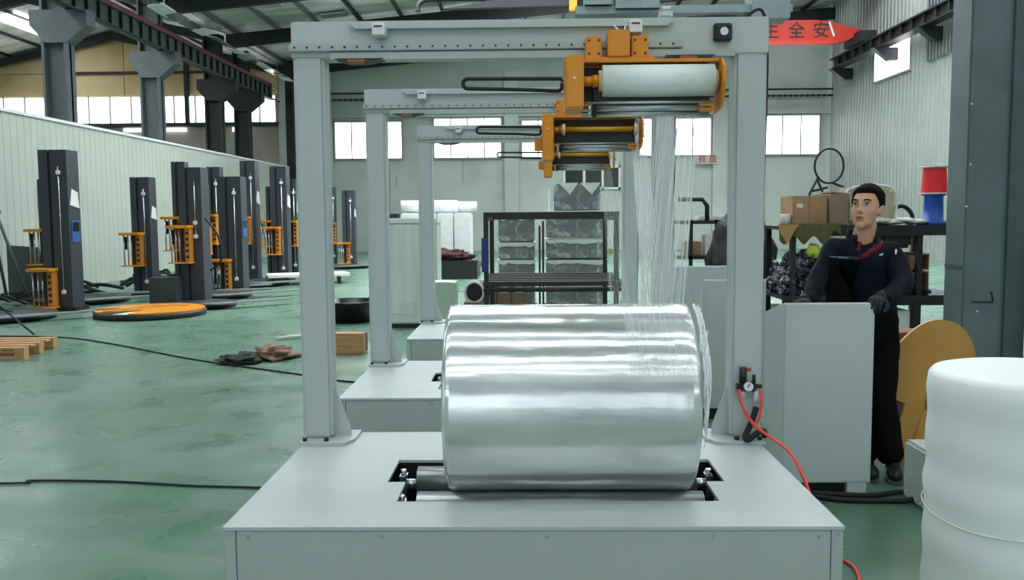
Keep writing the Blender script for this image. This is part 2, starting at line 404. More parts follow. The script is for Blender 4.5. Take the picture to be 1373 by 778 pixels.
# ------------------------------------------------------------------ left row of columns, crane runways
cols = [('first steel column of the left row, nearest the viewer',20.9),('second steel column of the left row, beyond the white partition',26.1),
        ('third steel column of the left row, dark, with corbel',31.3),('fourth steel column of the left row, narrow and dark',34.4)]
for lab,y in cols:
    t = thing('steel_column', 'grey '+lab if y < 30 else lab, 'column', (-11,y,0), None)
    m = dkcol if y < 30 else rafter
    a = B(t.location); a.box(-11.3,-10.72,y-.04,y+.04,0,7.9).box(-11.3,-11.24,y-.2,y+.2,0,7.9).box(-10.78,-10.72,y-.2,y+.2,0,7.9); a.obj('shaft', m, t)
    B(t.location).prism([(-11.55,6.35),(-11.55,6.0),(-11.2,5.6),(-10.7,5.6),(-10.2,6.0),(-10.2,6.35)],'y',y-.22,y+.22).obj('corbel', m, t)
t = thing('corner_column','dark column in the far left corner of the main bay','column',(-9.9,37.2,0))
B(t.location).box(-10.05,-9.75,37.0,37.3,0,8.0).obj('shaft', rafter, t)
t = thing('crane_runway','long crane runway beam with red rail on the left columns','beam',(-10.6,20,6.4))
b = B(t.location); b.box(-10.72,-10.48,12,37.0,6.38,6.42).box(-10.62,-10.58,12,37.0,6.42,6.86).box(-10.75,-10.45,12,37.0,6.86,6.9)
b.obj('beam', dkcol, t)
for k in range(40): y = 13+k*.6; B(t.location).box(-10.58,-10.50,y,y+.03,6.42,6.86).obj('stiffener', rafter, t)
B(t.location).box(-10.63,-10.57,12,37,6.9,7.04).obj('rail', mat('rust red rail','B5303A',.6,var=.3), t)
B(t.location).cyl((-10.3,12,6.3),(-10.3,37,6.3),.03).obj('conductor', dkmetal, t)
t = thing('crane_runway','dark crane runway beam bracketed along the corrugated right wall','beam',(12.3,20,7.1))
b = B(t.location); b.box(12.05,12.45,14,35.8,7.18,7.22).box(12.22,12.26,14,35.8,7.22,7.55).box(12.05,12.45,14,35.8,7.55,7.6).obj('beam', dkmetal, t)
for y in (15.5,20.8,24.6,27.8,31.2,35.5): B(t.location).prism([(11.95,7.18),(12.83,7.18),(12.83,6.75),(12.5,6.75)],'y',y-.15,y+.15).obj('bracket', dkmetal, t)
for k in range(26): y = 14.5+k*.82; B(t.location).box(12.12,12.22,y,y+.1,7.22,7.55).obj('stiffener', dkmetal, t)
# red crane girder with writing
t = thing('crane_girder','red overhead crane girder with black characters near the right wall','crane',(9,33,8))
B(t.location).prism([(4.0,7.72),(11.6,7.72),(12.1,8.0),(12.25,8.12),(11.1,8.42),(10.6,8.5),(4.0,8.5)],'y',32.8,33.2).obj('girder', red, t)
B(t.location).box(4.0,11.3,32.7,33.3,7.66,7.74).obj('bottom_flange', mat('bright red flange','E03A22',.4), t)
B(t.location).box(11.9,12.5,32.2,33.8,7.62,8.0).obj('end_carriage', dkmetal, t)
for ch,x in (('产',5.9),('生',8.9),('全',9.82),('安',10.72)):
    o = text_mesh('character', ch, .62, black, .01, t); o.rotation_euler = (PI/2,0,0); o.location = Vector((x,32.78,8.1))-Vector(t.location)
B(t.location).box(11.05,11.12,32.77,32.79,7.9,8.45,rot=(0,-.35,0)).obj('white_stroke', white, t)
# teal crane bridge above the machines
t = thing('hoist_trolley','teal steel crane trolley hanging under the roof above the front gantry','crane',(3,24,7.6))
teal = mat('teal steel','3A4A4A',.5,var=.15)
B(t.location).box(1.55,2.25,23.6,24.4,7.0,9.1).obj('housing', teal, t); B(t.location).box(2.35,3.5,23.6,24.4,6.9,9.2).obj('motor_frame', teal, t)
B(t.location).box(2.55,2.9,23.56,23.59,7.15,7.4).obj('window_plate', white, t)
B(t.location).box(5.9,6.9,23.6,24.4,6.6,9.5).obj('leg_box', teal, t); B(t.location).box(1.3,7.0,23.7,24.3,6.78,6.98).obj('lower_beam', teal, t)
B(t.location).tube(smooth_path([(-2.9,24,6.95),(-2.8,24,7.2),(-2.4,24,7.28),(-1,24,7.3),(1.3,24,7.4)],6),.07).obj('festoon_pipe', black, t)
B(t.location).prism([(-2.2,7.0),(1.4,7.05),(1.4,7.3),(-1.0,7.2)],'y',23.9,24.1).obj('cable_tray', rafter, t)
B(t.location).box(1.15,1.35,23.8,24,6.9,7.35).obj('hook_block', orange, t)

# sign on the wall
t = thing('wall_sign','small pale sign with two red characters on the back wall','sign',(7.9,37.8,3.8))
B(t.location).box(7.15,8.15,37.72,37.76,3.62,4.02).obj('board', mat('pale sign board','B9B3AE',.7), t)
o = text_mesh('lettering','有 盘',.36,mat('dull red lettering','9C2F35',.6),.005,t); o.rotation_euler=(PI/2,0,0); o.location=Vector((7.65,37.71,3.82))-Vector(t.location)
t = thing('notice_board','blue and white notice hanging on the white partition','notice',(-9.9,16.6,1.9))
B(t.location).box(-9.96,-9.93,17.9,18.8,1.55,2.2).obj('board', whitep, t)
B(t.location).box(-9.925,-9.92,17.95,18.75,1.6,1.85).obj('print', mat('blue print','7FA3C4',.6,var=.3,vscale=12), t)

# ------------------------------------------------------------------ big near column
t = thing('steel_column','large dark green-grey steel column standing right in front of the shelves','column',(3.95,7.8,0))
b = B(t.location); b.box(3.69,4.05,7.45,7.5,0,9).box(3.69,4.05,8.0,8.05,0,9).box(3.84,3.9,7.5,8.0,0,9)
b.v = []; b.f = []; b.sm = []
b.bbox(3.69,4.22,7.5,7.84,0,8.7,.012); b.obj('shaft', steelg, t)
B(t.location).box(3.682,3.69,7.52,7.82,1.02,1.05).obj('weld_seam', mat('weld','3E4D4F',.6), t)
B(t.location).box(4.03,4.20,7.46,7.5,0,8.7).obj('recess_shade_strip', mat('recess shade paint','4B5A5C',.5,var=.2), t)  # darker copy of the column paint, recess shade put into its colour
o = B(t.location).box(3.77,3.95,7.49,7.499,.735,.745).box(3.935,3.945,7.49,7.499,.745,.83,rot=(0,-.25,0)).obj('mark', black, t)
for px,pz in ((3.72,1.9),(3.71,2.4),(3.7,1.55),(3.82,.66)): B(t.location).cyl((px,7.494,pz),(px,7.51,pz),.008,8).obj('speck', white, t)
for k,(x0,h) in enumerate(((4.225,1.30),(4.29,1.26),(4.345,1.28))):
    o = B((x0,7.4,0)).box(x0,x0+.045,7.3,7.42,0,h,rot=(-.02,.0,0)).obj('plank', wood_d)
    tag(o, ['leftmost dark plank leaning at the big column','middle dark plank leaning at the big column','rightmost dark plank leaning at the big column'][k],'plank','planks beside the big column')
# ================================================================== WRAPPING MACHINES
def machine(dx, dy, label, full):
    """built in the first machine's world coordinates, then moved by (dx, dy)"""
    O = (0, 2.897, 0)
    root = thing('reel_wrapping_machine', label, 'machine', O, None)
    N = lambda: B(O)
    X0, X1, Y0, Y1, Z = -1.044, 1.062, 2.897, 4.215, .45
    # top plate with the stepped slot
    xs = [X0,-.56,-.489,.70,.772,X1]; ys = [Y0,3.165,3.405,3.72,Y1]
    hole = {(2,1),(1,2),(2,2),(3,2)}
    b = N(); t = .012
    cell = [(i,j) for i in range(5) for j in range(4) if (i,j) not in hole]
    idx = {}; V = []; F = []
    def vid(i,j,k):
        if (i,j,k) not in idx: idx[i,j,k] = len(V); V.append((xs[i],ys[j],Z-k*t))
        return idx[i,j,k]
    for i,j in cell:
        F.append((vid(i,j,0),vid(i+1,j,0),vid(i+1,j+1,0),vid(i,j+1,0))); F.append((vid(i,j,1),vid(i,j+1,1),vid(i+1,j+1,1),vid(i+1,j,1)))
        for (di,dj),(a,c) in {(-1,0):((0,0),(0,1)),(1,0):((1,1),(1,0)),(0,-1):((1,0),(0,0)),(0,1):((0,1),(1,1))}.items():
            if (i+di,j+dj) not in cell:
                F.append((vid(i+a[0],j+a[1],0),vid(i+c[0],j+c[1],0),vid(i+c[0],j+c[1],1),vid(i+a[0],j+a[1],1)))
    b.add(V,F); tp = b.obj('top_plate', paint, root)
    fp = N().bbox(X0+.045,X1-.045,Y0+.004,Y0+.02,.03,Z-.014,.002).obj('front_panel', paint_d, root)
    for x in (X0+.085,-.50,0.06,.62,X1-.085): N().cyl((x,Y0+.001,Z-.035),(x,Y0+.006,Z-.035),.006,10).obj('screw', chrome, fp)
    for s in ((X0+.003,X0+.042),(X1-.042,X1-.003)):
        cp = N().bbox(s[0],s[1],Y0+.004,Y0+.03,.03,Z-.014,.002).obj('corner_panel', paint_d, root)
        N().cyl(((s[0]+s[1])/2,Y0+.001,Z-.028),((s[0]+s[1])/2,Y0+.006,Z-.028),.006,10).obj('screw', chrome, cp)
    N().box(X0+.003,X0+.015,Y0+.03,Y1-.003,.03,Z-.014).obj('side_panel', paint_d, root)
    N().box(X1-.015,X1-.003,Y0+.03,Y1-.003,.03,Z-.014).obj('side_panel', paint_d, root)
    N().box(X0+.016,X1-.016,Y1-.015,Y1-.003,.03,Z-.014).obj('rear_panel', paint_d, root)
    N().box(X0+.04,X1-.04,Y0+.03,Y1-.04,0,.03).obj('plinth', black, root)
    # trough and the two drive rollers
    b = N(); xa,xb,ya,yb,zb = -.60,.81,3.14,3.75,.16
    b.box(xa,xb,ya,yb,zb-.01,zb).box(xa,xa+.01,ya,yb,zb,Z-.013).box(xb-.01,xb,ya,yb,zb,Z-.013).box(xa,xb,ya,ya+.01,zb,Z-.013).box(xa,xb,yb-.01,yb,zb,Z-.013)
    b.obj('trough', dkmetal, root)
    for y,x0,x1 in ((3.27,-.425,.66),(3.612,-.465,.69)):
        r = N().cyl((x0,y,.378),(x1,y,.378),.073,40).obj('drive_roller', alu, root)
        N().cyl((x0-.06,y,.378),(x0,y,.378),.022,14).cyl((x1,y,.378),(x1+.06,y,.378),.022,14).obj('shaft', chrome, r)
        for x in (x0-.075,x1+.045): N().bbox(x,x+.03,y-.035,y+.035,.32,.425,.006).cyl((x+.015,y,.42),(x+.015,y,.44),.012,8).obj('bearing', chrome, r)
    # gantry
    for s,(x0,x1) in ((-1,(-1.058,-.918)),(1,(.938,1.083))):
        c = N().bbox(x0,x1,4.036,4.165,Z+.014,2.23,.014).obj('column', paint, root)
        px0, px1 = (x0-.0,x1+.07) if s < 0 else (x0-.08,x1+.0)
        inner = px1 if s < 0 else px0; outer = px0 if s < 0 else px1; e = .055*s
        N().prism([(outer,3.957),(inner-s*0,3.957),(inner,3.957) if 0 else (inner-s*(-.0),3.96),(inner-s*(-0)+(-s)*.0+(-s)*.03,4.0) if 0 else (inner-s*.035,4.03),(inner-s*.035,4.205),(outer,4.205)],'z',Z+.001,Z+.015).obj('foot_plate', paint, c)
        for bx in (x0+.02,x1-.02):
            for by in (3.99,4.19): N().cyl((bx,by,Z+.015),(bx,by,Z+.03),.012,6).obj('bolt', black, c)
        gx = x1 if s < 0 else x0
        N().prism([(gx,Z+.015),(gx-s*.075,Z+.015),(gx-s*.07,Z+.06),(gx,Z+.25)],'y',4.10,4.108).obj('gusset', paint, c)
    bm = N().bbox(-1.062,1.086,4.03,4.165,2.215,2.379,.006).obj('beam', paint, root)
    N().bbox(-1.066,.70,4.006,4.03,2.243,2.276,.003).obj('guide_rail', paint_d, bm)
    N().box(-.88,.93,4.012,4.03,2.205,2.236).obj('lower_flange', paint_d, bm)
    first = None
    for k in range(31):
        if first is None: first = N().cyl((0,3.9995,0),(0,4.006,0),.0048,8).obj('rail_bolt', black, bm)
        o = first if k == 0 else first.copy()
        if k: C.objects.link(o)
        o.location = (-1.04+k*.0565, 0, 2.259)
    N().prism([(-.79,2.362),(.655,2.362),(.63,2.338),(-.765,2.338)],'y',4.0,4.03).obj('cable_tray', paint, bm)
    for x in (-.68,.455):
        q = N().bbox(x,x+.056,3.95,4.03,2.30,2.355,.003).obj('sensor_box', white, bm); N().box(x+.008,x+.045,3.947,3.9505,2.335,2.341).obj('slot', black, bm)
    N().tube([(.39,4.0,2.34),(.41,3.97,2.31),(.43,3.96,2.29),(.44,3.98,2.335)],.004,6).obj('sensor_wire', white, bm)
    mp = N().bbox(.835,.915,3.995,4.03,2.268,2.345,.006).obj('motor_flange', black, root)
    N().cyl((.877,3.985,2.307),(.877,3.995,2.307),.018,20).obj('shaft_cap', chrome, mp)
    for ax in (.848,.902):
        for az in (2.281,2.332): N().cyl((ax,3.987,az),(ax,3.996,az),.008,8).obj('bolt', dkmetal, mp)
    for x in (-.86,.62):
        p = N().prism([(x,2.207),(x+.06,2.19),(x+.14,2.19),(x+.22,2.207)],'y',3.99,4.08).obj('limit_switch', black, root)
        N().bbox(x+.06,x+.14,3.98,4.02,2.186,2.202,.004).obj('switch_body', mat('copper brown','9C5A2C',.5), p)
    N().bbox(.60,.66,4.04,4.1,2.379,2.42,.01).cyl((.61,4.05,2.42),(.65,4.05,2.42),.012).obj('clear_junction_box', mat('clear plastic','C6D2D2',.2), root)
    N().tube(smooth_path([(.72,4.06,2.38),(.85,4.08,2.392),(.98,4.1,2.39),(1.09,4.1,2.36),(1.088,4.09,1.6),(1.085,4.08,.5)],8),.007,6).obj('cable', blackr, root)
    # film carriage hung from the rail
    dz = 0
    cr = N().bbox(.255,.56,3.90,3.99,2.168,2.186,.003).obj('carriage_plate', orange, root)
    for x0,x1 in ((.262,.332),(.462,.535)):
        N().bbox(x0,x1,3.93,3.999,2.186,2.282,.004).obj('slide_block', orange, cr)
        for bx in (x0+.014,x1-.014):
            for bz in (2.205,2.262): N().cyl((bx,3.925,bz),(bx,3.931,bz),.0055,8).obj('bolt', black, cr)
    N().bbox(.355,.45,3.89,3.999,2.186,2.30,.004).obj('gear_housing', orange, cr)
    N().box(.24,.60,3.92,4.0,2.158,2.168).obj('mount_plate', orange, cr)
    fr = N().bbox(.165,.24,3.72,3.98,1.945 if full else 1.86,2.165,.006).obj('carriage_arm', orange, root)
    N().cyl((.2,3.717,2.07),(.2,3.721,2.07),.006,8).obj('rivet', white, fr)
    N().bbox(.24,.825,3.83,3.95,2.150,2.164,.003).obj('top_bar', orange, root)
    N().box(.24,.80,3.955,3.965,1.99,2.15).obj('back_guard', mat('brown guard','4A3524',.6) if not full else dkmetal, root)
    ep = N().prism([(3.94,2.165),(3.80,2.160),(3.745,2.12),(3.735,2.05),(3.765,1.99),(3.80,1.955),(3.94,1.94)],'x',.823,.833).obj('end_plate', orange, root)
    for by,bz in ((3.79,2.10),(3.79,2.02)): N().cyl((.833,by,bz),(.845,by,bz),.006,8).obj('bolt', black, ep)
    N().cyl((.24,3.84,2.072),(.282,3.84,2.072),.021,20).cyl((.282,3.84,2.072),(.32,3.84,2.072),.026,20).obj('spindle', spindle if not full else orange, root)
    if not full:
        N().cyl((.32,3.84,2.072),(.80,3.84,2.072),.018,16).obj('spindle_rod', spindle, root)
        for x in (.30,.78): N().cyl((x,3.84,2.072),(x+.02,3.84,2.072),.038,20).obj('spindle_flange', cream, root)
    for y,z,r in ((3.83,1.957,.011),(3.88,1.938,.013),(3.80,1.976,.005)):
        N().cyl((.24,y,z),(.79,y,z),r,16).obj('guide_roller', alu, root)
    for x in (.262,.285): N().cyl((x,3.84,1.955),(x+.014,3.84,1.955),.036,20).obj('roller_wheel', chrome if x < .27 else black, root)
    N().bbox(.735,.80,3.82,3.90,1.94,1.975,.005).obj('roller_bracket', orange, root)
    N().bbox(.29,.79,3.86,3.9,1.965,2.05,.004).obj('film_tray', black, root)
    N().tube([(.158,3.97,2.09),(.158,3.97,2.104)]+[(-.26+.0215*math.cos(a),3.97,2.0865+.0215*math.sin(a)) for a in [PI/2+PI*k/12 for k in range(13)]]+[(.0,3.97,2.058),(.12,3.97,2.052)]+[(.14+.018*math.cos(a),3.97,2.07+.018*math.sin(a)) for a in [-PI/2+PI/2*k/6 for k in range(7)]]+[(.158,3.97,2.085)],.0085,8).obj('cable_loop', blackr, root)
    N().bbox(.115,.168,3.93,3.99,1.94,2.02,.004).obj('latch_block', orange, root) if not full else None
    if full:
        rg = N().bbox(.975,1.045,3.985,4.03,.69,.73,.006).obj('air_regulator', black, root)
        N().cyl((.985,4.0,.73),(.985,4.0,.80),.017,14).obj('filter_bowl', black, rg); N().cyl((1.035,4.0,.73),(1.035,4.0,.765),.008,12).obj('valve', black, rg)
        N().cyl((1.005,3.972,.715),(1.005,3.985,.715),.021,24).obj('gauge', white, rg); N().box(1.003,1.006,3.9695,3.972,.712,.73,rot=(0,.5,0)).obj('gauge_needle', black, rg)
        N().cyl((.958,4.0,.712),(.975,4.0,.712),.010,10).cyl((1.045,4.0,.712),(1.07,4.0,.712),.010,10).cyl((.955,4.0,.712),(.965,4.0,.712),.015,10).obj('fitting', black, rg)
        N().cyl((1.0,4.0,.79),(1.02,4.0,.79),.008,8).obj('knob', red, rg)
        N().cyl((.985,4.0,.655),(.985,4.0,.69),.012,12).obj('sight_bowl', mat('clear bowl','B9C4C3',.15), rg); N().cyl((1.045,4.0,.63),(1.045,4.0,.69),.014,12).obj('sight_bowl', mat('clear bowl','B9C4C3'), rg)
        N().tube(smooth_path([(1.045,3.985,.62),(1.02,3.975,.55),(.99,3.96,.49),(1.0,3.95,.475),(1.04,3.95,.505),(1.075,3.97,.51),(1.088,4.0,.48)],8),.014,10).obj('cable_sleeve', blackr, root)
    root.location = (dx, 2.897+dy, 0)
    return root
m1 = machine(0, 0, 'pale grey gantry reel wrapping machine nearest the viewer, holding the silver reel', True)
m2 = machine(-.062, 2.122, 'middle grey gantry wrapping machine, directly behind the nearest one', False)
m3 = machine(-.003, 4.58, 'farthest grey gantry wrapping machine, third in the row', False)

# reel
RY, RZ, RR = 3.44, .785, .365
b = B((.155,RY,RZ)); prof = [(0,.155-.0),]; nseg = 160; vs = []; fs = []
stations = [(-.312,.10),(-.312,.345),(-.306,.360),(-.295,RR)]+[(-.295+.895*k/60,RR) for k in range(1,60)]+[(.605,RR),(.616,.360),(.622,.345),(.622,.10)]
for i,(x,r) in enumerate(stations):
    for k in range(nseg):
        t = 2*PI*k/nseg
        w = 0
        if r == RR:
            w = .0011*mnoise.noise(Vector((x*2.2,math.cos(t)*3,math.sin(t)*3)))+.0006*mnoise.noise(Vector((x*14,t*2,0)))
            if x > .33: w += .0009*math.sin(x*330)*max(0,mnoise.noise(Vector((x*3,math.cos(t)*4,math.sin(t)*4)))+.25)
        vs.append((x,RY+(r+w)*math.cos(t),RZ+(r+w)*math.sin(t)))
fs = [(i*nseg+k,i*nseg+(k+1)%nseg,(i+1)*nseg+(k+1)%nseg,(i+1)*nseg+k) for i in range(len(stations)-1) for k in range(nseg)]
b.add(vs,fs,True)
rt = thing('silver_reel','large shiny silver film-wrapped reel lying on the rollers of the nearest machine','reel',(.155,RY,.42))
o = b.obj('wound_body', reel_mat(), rt, recalc=False); o.location = (0,0,RZ-.42)
bm = bmesh.new(); bm.from_mesh(o.data); bmesh.ops.recalc_face_normals(bm, faces=bm.faces); bm.to_mesh(o.data); bm.free()
b = B(rt.location)
for x0,x1 in ((-.311,-.295),(.605,.621)):
    n=40; pts=[(math.cos(2*PI*k/n),math.sin(2*PI*k/n)) for k in range(n)]
    vs=[(x,RY+c*r,RZ+s_*r) for x in (x0,x1) for r in (.075,.105) for c,s_ in pts]
    b.add(vs,[(a*n+k,a*n+(k+1)%n,c*n+(k+1)%n,c*n+k) for a,c in ((0,1),(1,3),(3,2),(2,0)) for k in range(n)],True)
b.obj('core_tube', carton, rt)
# film wrinkles hanging over the right end of the reel
b = B(rt.location); rnd = random.Random(3)
for k in range(26):
    t0 = rnd.uniform(-.55,.95); pts = []
    for q in range(7):
        t = t0-.5+q*.16+PI/1.0*0; a = PI - t - .35
        rr = RR-.002+rnd.uniform(-.012,.006); pts.append((.622+rnd.uniform(0,.014)+.004*q,RY+rr*math.cos(a),RZ+rr*math.sin(a)))
    b.tube(smooth_path(pts,3),rnd.uniform(.0012,.003),5)
b.obj('loose_film_edge', mat('crinkled white film','E6EDEB',.25), rt)['kind'] = 'stuff'
# new film roll on the first machine
t = thing('film_roll','fresh white stretch film roll on the orange carriage of the nearest machine','film roll',(.56,3.84,2.0))
B(t.location).cyl((.325,3.84,2.072),(.80,3.84,2.072),.068,48).obj('film', filmw, t)
B(t.location).cyl((.31,3.84,2.072),(.816,3.84,2.072),.046,32).obj('core', cream, t)

def curtain(name, label, top0, top1, bot0, bot1, n, m, y_t, y_b, z_t, z_b, bulge=.0, wrap=None, group=None):
    """hanging sheet with fine pleats"""
    nu, nv = n, 24; V = []; F = []; uvs = []
    for j in range(nv+1):
        v = j/nv
        for i in range(nu+1):
            u = i/nu; xa = top0+(top1-top0)*u; xb = bot0+(bot1-bot0)*u; x = xa+(xb-xa)*v
            y = y_t+(y_b-y_t)*v+.006*math.sin(u*n*1.7)*(1-abs(2*v-1)*.4)+bulge*math.sin(v*PI)
            V.append((x,y,z_t+(z_b-z_t)*v)); uvs.append((u,v))
    if wrap:
        cy,cz,r,a0,a1 = wrap
        for j in range(1,25):
            a = a0+(a1-a0)*j/24
            for i in range(nu+1):
                u = i/nu; V.append((bot0+(bot1-bot0)*u, cy+r*math.cos(a)*1.0, cz+r*math.sin(a))); uvs.append((u,1+j/24))
    rows = len(V)//(nu+1)
    F = [(j*(nu+1)+i,j*(nu+1)+i+1,(j+1)*(nu+1)+i+1,(j+1)*(nu+1)+i) for j in range(rows-1) for i in range(nu)]
    O = ((top0+top1)/2,y_t,z_b); me = bpy.data.meshes.new(name); me.from_pydata([Vector(v)-Vector(O) for v in V],[],F)
    uv = me.uv_layers.new()
    for l in me.loops: uv.data[l.index].uv = uvs[l.vertex_index]
    for p in me.polygons: p.use_smooth = True
    me.materials.append(m); o = bpy.data.objects.new(name, me); C.objects.link(o); o.location = O
    return tag(o, label, 'film', group)
# film runs down from the carriage, over the back of the reel and round its top to the front
curtain('film_web','clear film web in fine strands running down onto the right end of the silver reel', .565,.745,.44,.665, 60, film_s, 3.86,3.82,1.93,.84, wrap=None)
curtain('film_web','narrow clear film web hanging under the middle machine carriage', .70,.80,.80,.99, 40, film_s, 5.97,6.0,1.94,.5)
curtain('film_web','narrow clear film web hanging under the farthest machine carriage', .70,.80,.80,1.02, 40, film_s, 8.42,8.5,1.94,.5)
b = B((.66,3.86,1.0)); rnd = random.Random(5)
for k in range(24):
    u = k/23+rnd.uniform(-.02,.02); a = Vector((.57+.17*u,3.862,1.93)); c = Vector((.45+.21*u,3.815,.86)); c.x += rnd.uniform(-.01,.01)
    b.tube([a,(a+c)/2+Vector((0,.004,0)),c],rnd.uniform(.0008,.0017),5)
tag(b.obj('film_strands', mat('white film rope','F2F7F5',.25,alpha=.75)),'fine white roped strands within the film falling on the reel','film',kind='stuff')

b = B((.8,5.97,1.0))
for k in range(16):
    u = k/15; b.tube([(.71+.09*u,5.96,1.93),(.81+.17*u+rnd.uniform(-.01,.01),5.985,.55)],rnd.uniform(.0015,.003),5)
tag(b.obj('film_strands', mat('white film rope','F2F7F5')),'white strands in the film under the middle machine carriage','film',kind='stuff')
# film laid round the right part of the reel
b = B((.5,RY,RZ)); nu,nv = 50,40; V=[]; uvs=[]
for j in range(nv+1):
    a = .12+(2.75-.12)*j/nv
    for i in range(nu+1): V.append((.36+.255*i/nu, RY+(RR+.003)*math.cos(a), RZ+(RR+.003)*math.sin(a))); uvs.append((i/nu*1.6,j/nv))
b.add(V,[(j*(nu+1)+i,j*(nu+1)+i+1,(j+1)*(nu+1)+i+1,(j+1)*(nu+1)+i) for j in range(nv) for i in range(nu)],True)
me = bpy.data.meshes.new('film_layer'); me.from_pydata([v-rt.location for v in b.v],[],b.f); uv = me.uv_layers.new()
for l in me.loops: uv.data[l.index].uv = uvs[l.vertex_index]
for p in me.polygons: p.use_smooth = True
me.materials.append(film_s); o = bpy.data.objects.new('film_layer', me); C.objects.link(o); o.parent = rt
# red hose and black cable of the nearest machine
hose = smooth_path([(.965,3.99,.70),(.975,3.96,.63),(1.02,3.93,.55),(1.09,3.85,.50),(1.13,3.74,.47),(1.15,3.62,.40),(1.175,3.55,.28),(1.24,3.6,.1),(1.34,3.72,.012),(1.37,3.62,.012),(1.33,3.45,.012),(1.22,3.2,.012),(1.15,2.6,.012)],10)
tag(B((1.1,3.7,0)).tube(hose,.0075,8).obj('air_hose', redhose),'red air hose looping from the right column of the nearest machine to the floor','hose')
tag(B((1.06,4.0,.5)).tube(smooth_path([(1.062,3.99,.70),(1.064,3.975,.64),(1.055,3.965,.58),(1.035,3.96,.54)],8),.0065,8).obj('air_hose', redhose),'short red air hose below the regulator on the right column','hose')

# ================================================================== LEFT SIDE: PALLET WRAPPERS
bluep = mat('blue panel','2E5F9E',.4); screen = mat('dark screen','101418',.2)
copper = mat('orange bracket','C07A28',.5,var=.1)
def wrapper(x0, x1, y, h, cz, label, disc=None, panel=False, paper=True, side='l', knobs=(.86,.12)):
    root = thing('pallet_wrapper', label, 'machine', ((x0+x1)/2,y,0), 'pallet wrapping machines along the white partition')
    N = lambda: B(root.location); w = x1-x0; dp = min(.38, w*.9)
    sx = x0+w*.36
    m = N(); m.box(x0,sx-.02,y,y+.05,.06,h).box(sx+.025,x1,y,y+.05,.06,h).box(x0,x1,y+.05,y+dp,.06,h); m.obj('mast', charcoal, root)
    N().box(sx-.02,sx+.025,y+.03,y+.05,.08,h-.02).obj('slot', black, root)
    rx = x0+w*.72
    r = N().cyl((rx,y-.02,h*knobs[1]),(rx,y-.02,h*.9),.009,8).obj('guide_rod', chrome, root)
    for kz in knobs: N().bbox(rx-.035,rx+.035,y-.045,y-.002,h*kz-.035,h*kz+.035,.01).obj('knob', white, r)
    if panel:
        p = N().box(x1,x1+.012,y+.06,y+dp-.06,1.12,1.48).obj('control_panel', bluep, root); N().box(x1+.012,x1+.016,y+.09,y+dp-.09,1.3,1.45).obj('screen', screen, p)
    if paper: N().prism([(y+.04,h*.66),(y+dp*.9,h*.64),(y+dp*.8,h*.74),(y+dp*.3,h*.76)],'x',x1+.004,x1+.01).obj('paper_tag', whitep, root)
    # film carriage on the left front
    cx0, cx1 = x0-.12, x0+.26
    c = N().bbox(cx0,cx1,y-.32,y-.02,cz+.58,cz+.63,.008).obj('carriage_top', orange, root)
    N().box(cx0+.02,cx1,y-.30,y-.02,cz-.02,cz+.0).obj('carriage_bottom', orange, root)
    bp = N().box(cx1-.10,cx1-.02,y-.2,y-.02,cz,cz+.58).obj('carriage_bracket', copper, root)
    for k in range(5): N().box(cx1-.085,cx1-.035,y-.203,y-.2,cz+.07+k*.1,cz+.12+k*.1).obj('slot_hole', rafter, bp)
    for k,rx in enumerate((cx0+.06,cx0+.12,cx0+.17)): N().cyl((rx,y-.22+k*.04,cz),(rx,y-.22+k*.04,cz+.58),.014,10).obj('film_roller', chrome, root)
    N().bbox(cx0+.0,cx0+.05,y-.1,y-.03,cz+.3,cz+.55,.01).obj('motor', black, root)
    N().box(x0-.05,x1+.05,y-.03,y+dp+.05,.0,.06).obj('foot', black, root)
    if disc:
        dx,dy,r = disc
        d = N().cyl((x0+dx,y+dy,.03),(x0+dx,y+dy,.085),r,40).obj('turntable', charcoal, root)
        N().cyl((x0+dx,y+dy,0),(x0+dx,y+dy,.03),r*.9,32).obj('turntable_base', black, root)
        N().prism([(x0+dx+.1,y+dy-r-.05),(x0+dx+.45,y+dy-r+.0),(x0+dx+r+.9,y+dy+.35),(x0+dx+r+.8,y+dy+.45)],'z',.086,.11).obj('ramp', mat('galvanised ramp','8F9694',.45,.4), root)
    return root
wrapper(-7.902,-7.442,14.2,2.62,.08,'nearest tall dark wrapper on the left with blue control panel and low orange carriage',(-.1,-1.1,.8),True)
wrapper(-8.83,-8.45,15.8,2.22,.70,'shorter dark wrapper mast half hidden left behind the nearest tall one',None,False,False)
wrapper(-7.689,-7.321,17.0,2.3,.60,'dark wrapper standing alone between the nearest tall mast and the orange turntable',(-.4,-1.2,.8))
wrapper(-6.75,-6.5,16.7,2.57,.9,'tall narrow dark wrapper directly behind the one at the orange turntable',None,False,False)
w3 = wrapper(-5.996,-5.60,15.1,2.37,.75,'dark wrapper behind the orange turntable with dark box at its foot',(.5,-.35,.55),False,False,knobs=(.6,.5))
B(w3.location).bbox(-6.4,-5.95,14.7,15.06,.05,.5,.01).obj('foot_box', charcoal, w3); B(w3.location).tube(smooth_path([(-5.55,15.1,1.5),(-5.3,15.0,1.2),(-5.25,15.0,.8),(-5.45,15.0,.6)],6),.02,6).obj('cable', blackr, w3)
wrapper(-6.86,-6.70,18.4,2.2,.76,'thin dark wrapper mast just right of the orange turntable wrapper, half hidden',None,False,False)
wrapper(-6.915,-6.637,19.0,2.6,.95,'dark wrapper with white paper tag, fourth tall mast back',(-.1,-1.0,.75))
wrapper(-6.16,-5.70,17.5,2.32,.05,'dark wrapper with lowered orange carriage and blue panel, in front of the back group',(.1,-.95,.8),True,False)
wrapper(-6.679,-6.327,20.5,2.82,.9,'tallest dark wrapper mast of the back group',None)
wrapper(-6.42,-6.2,21.6,2.26,.8,'black wrapper mast between two tall masts of the back group',None,False,False)
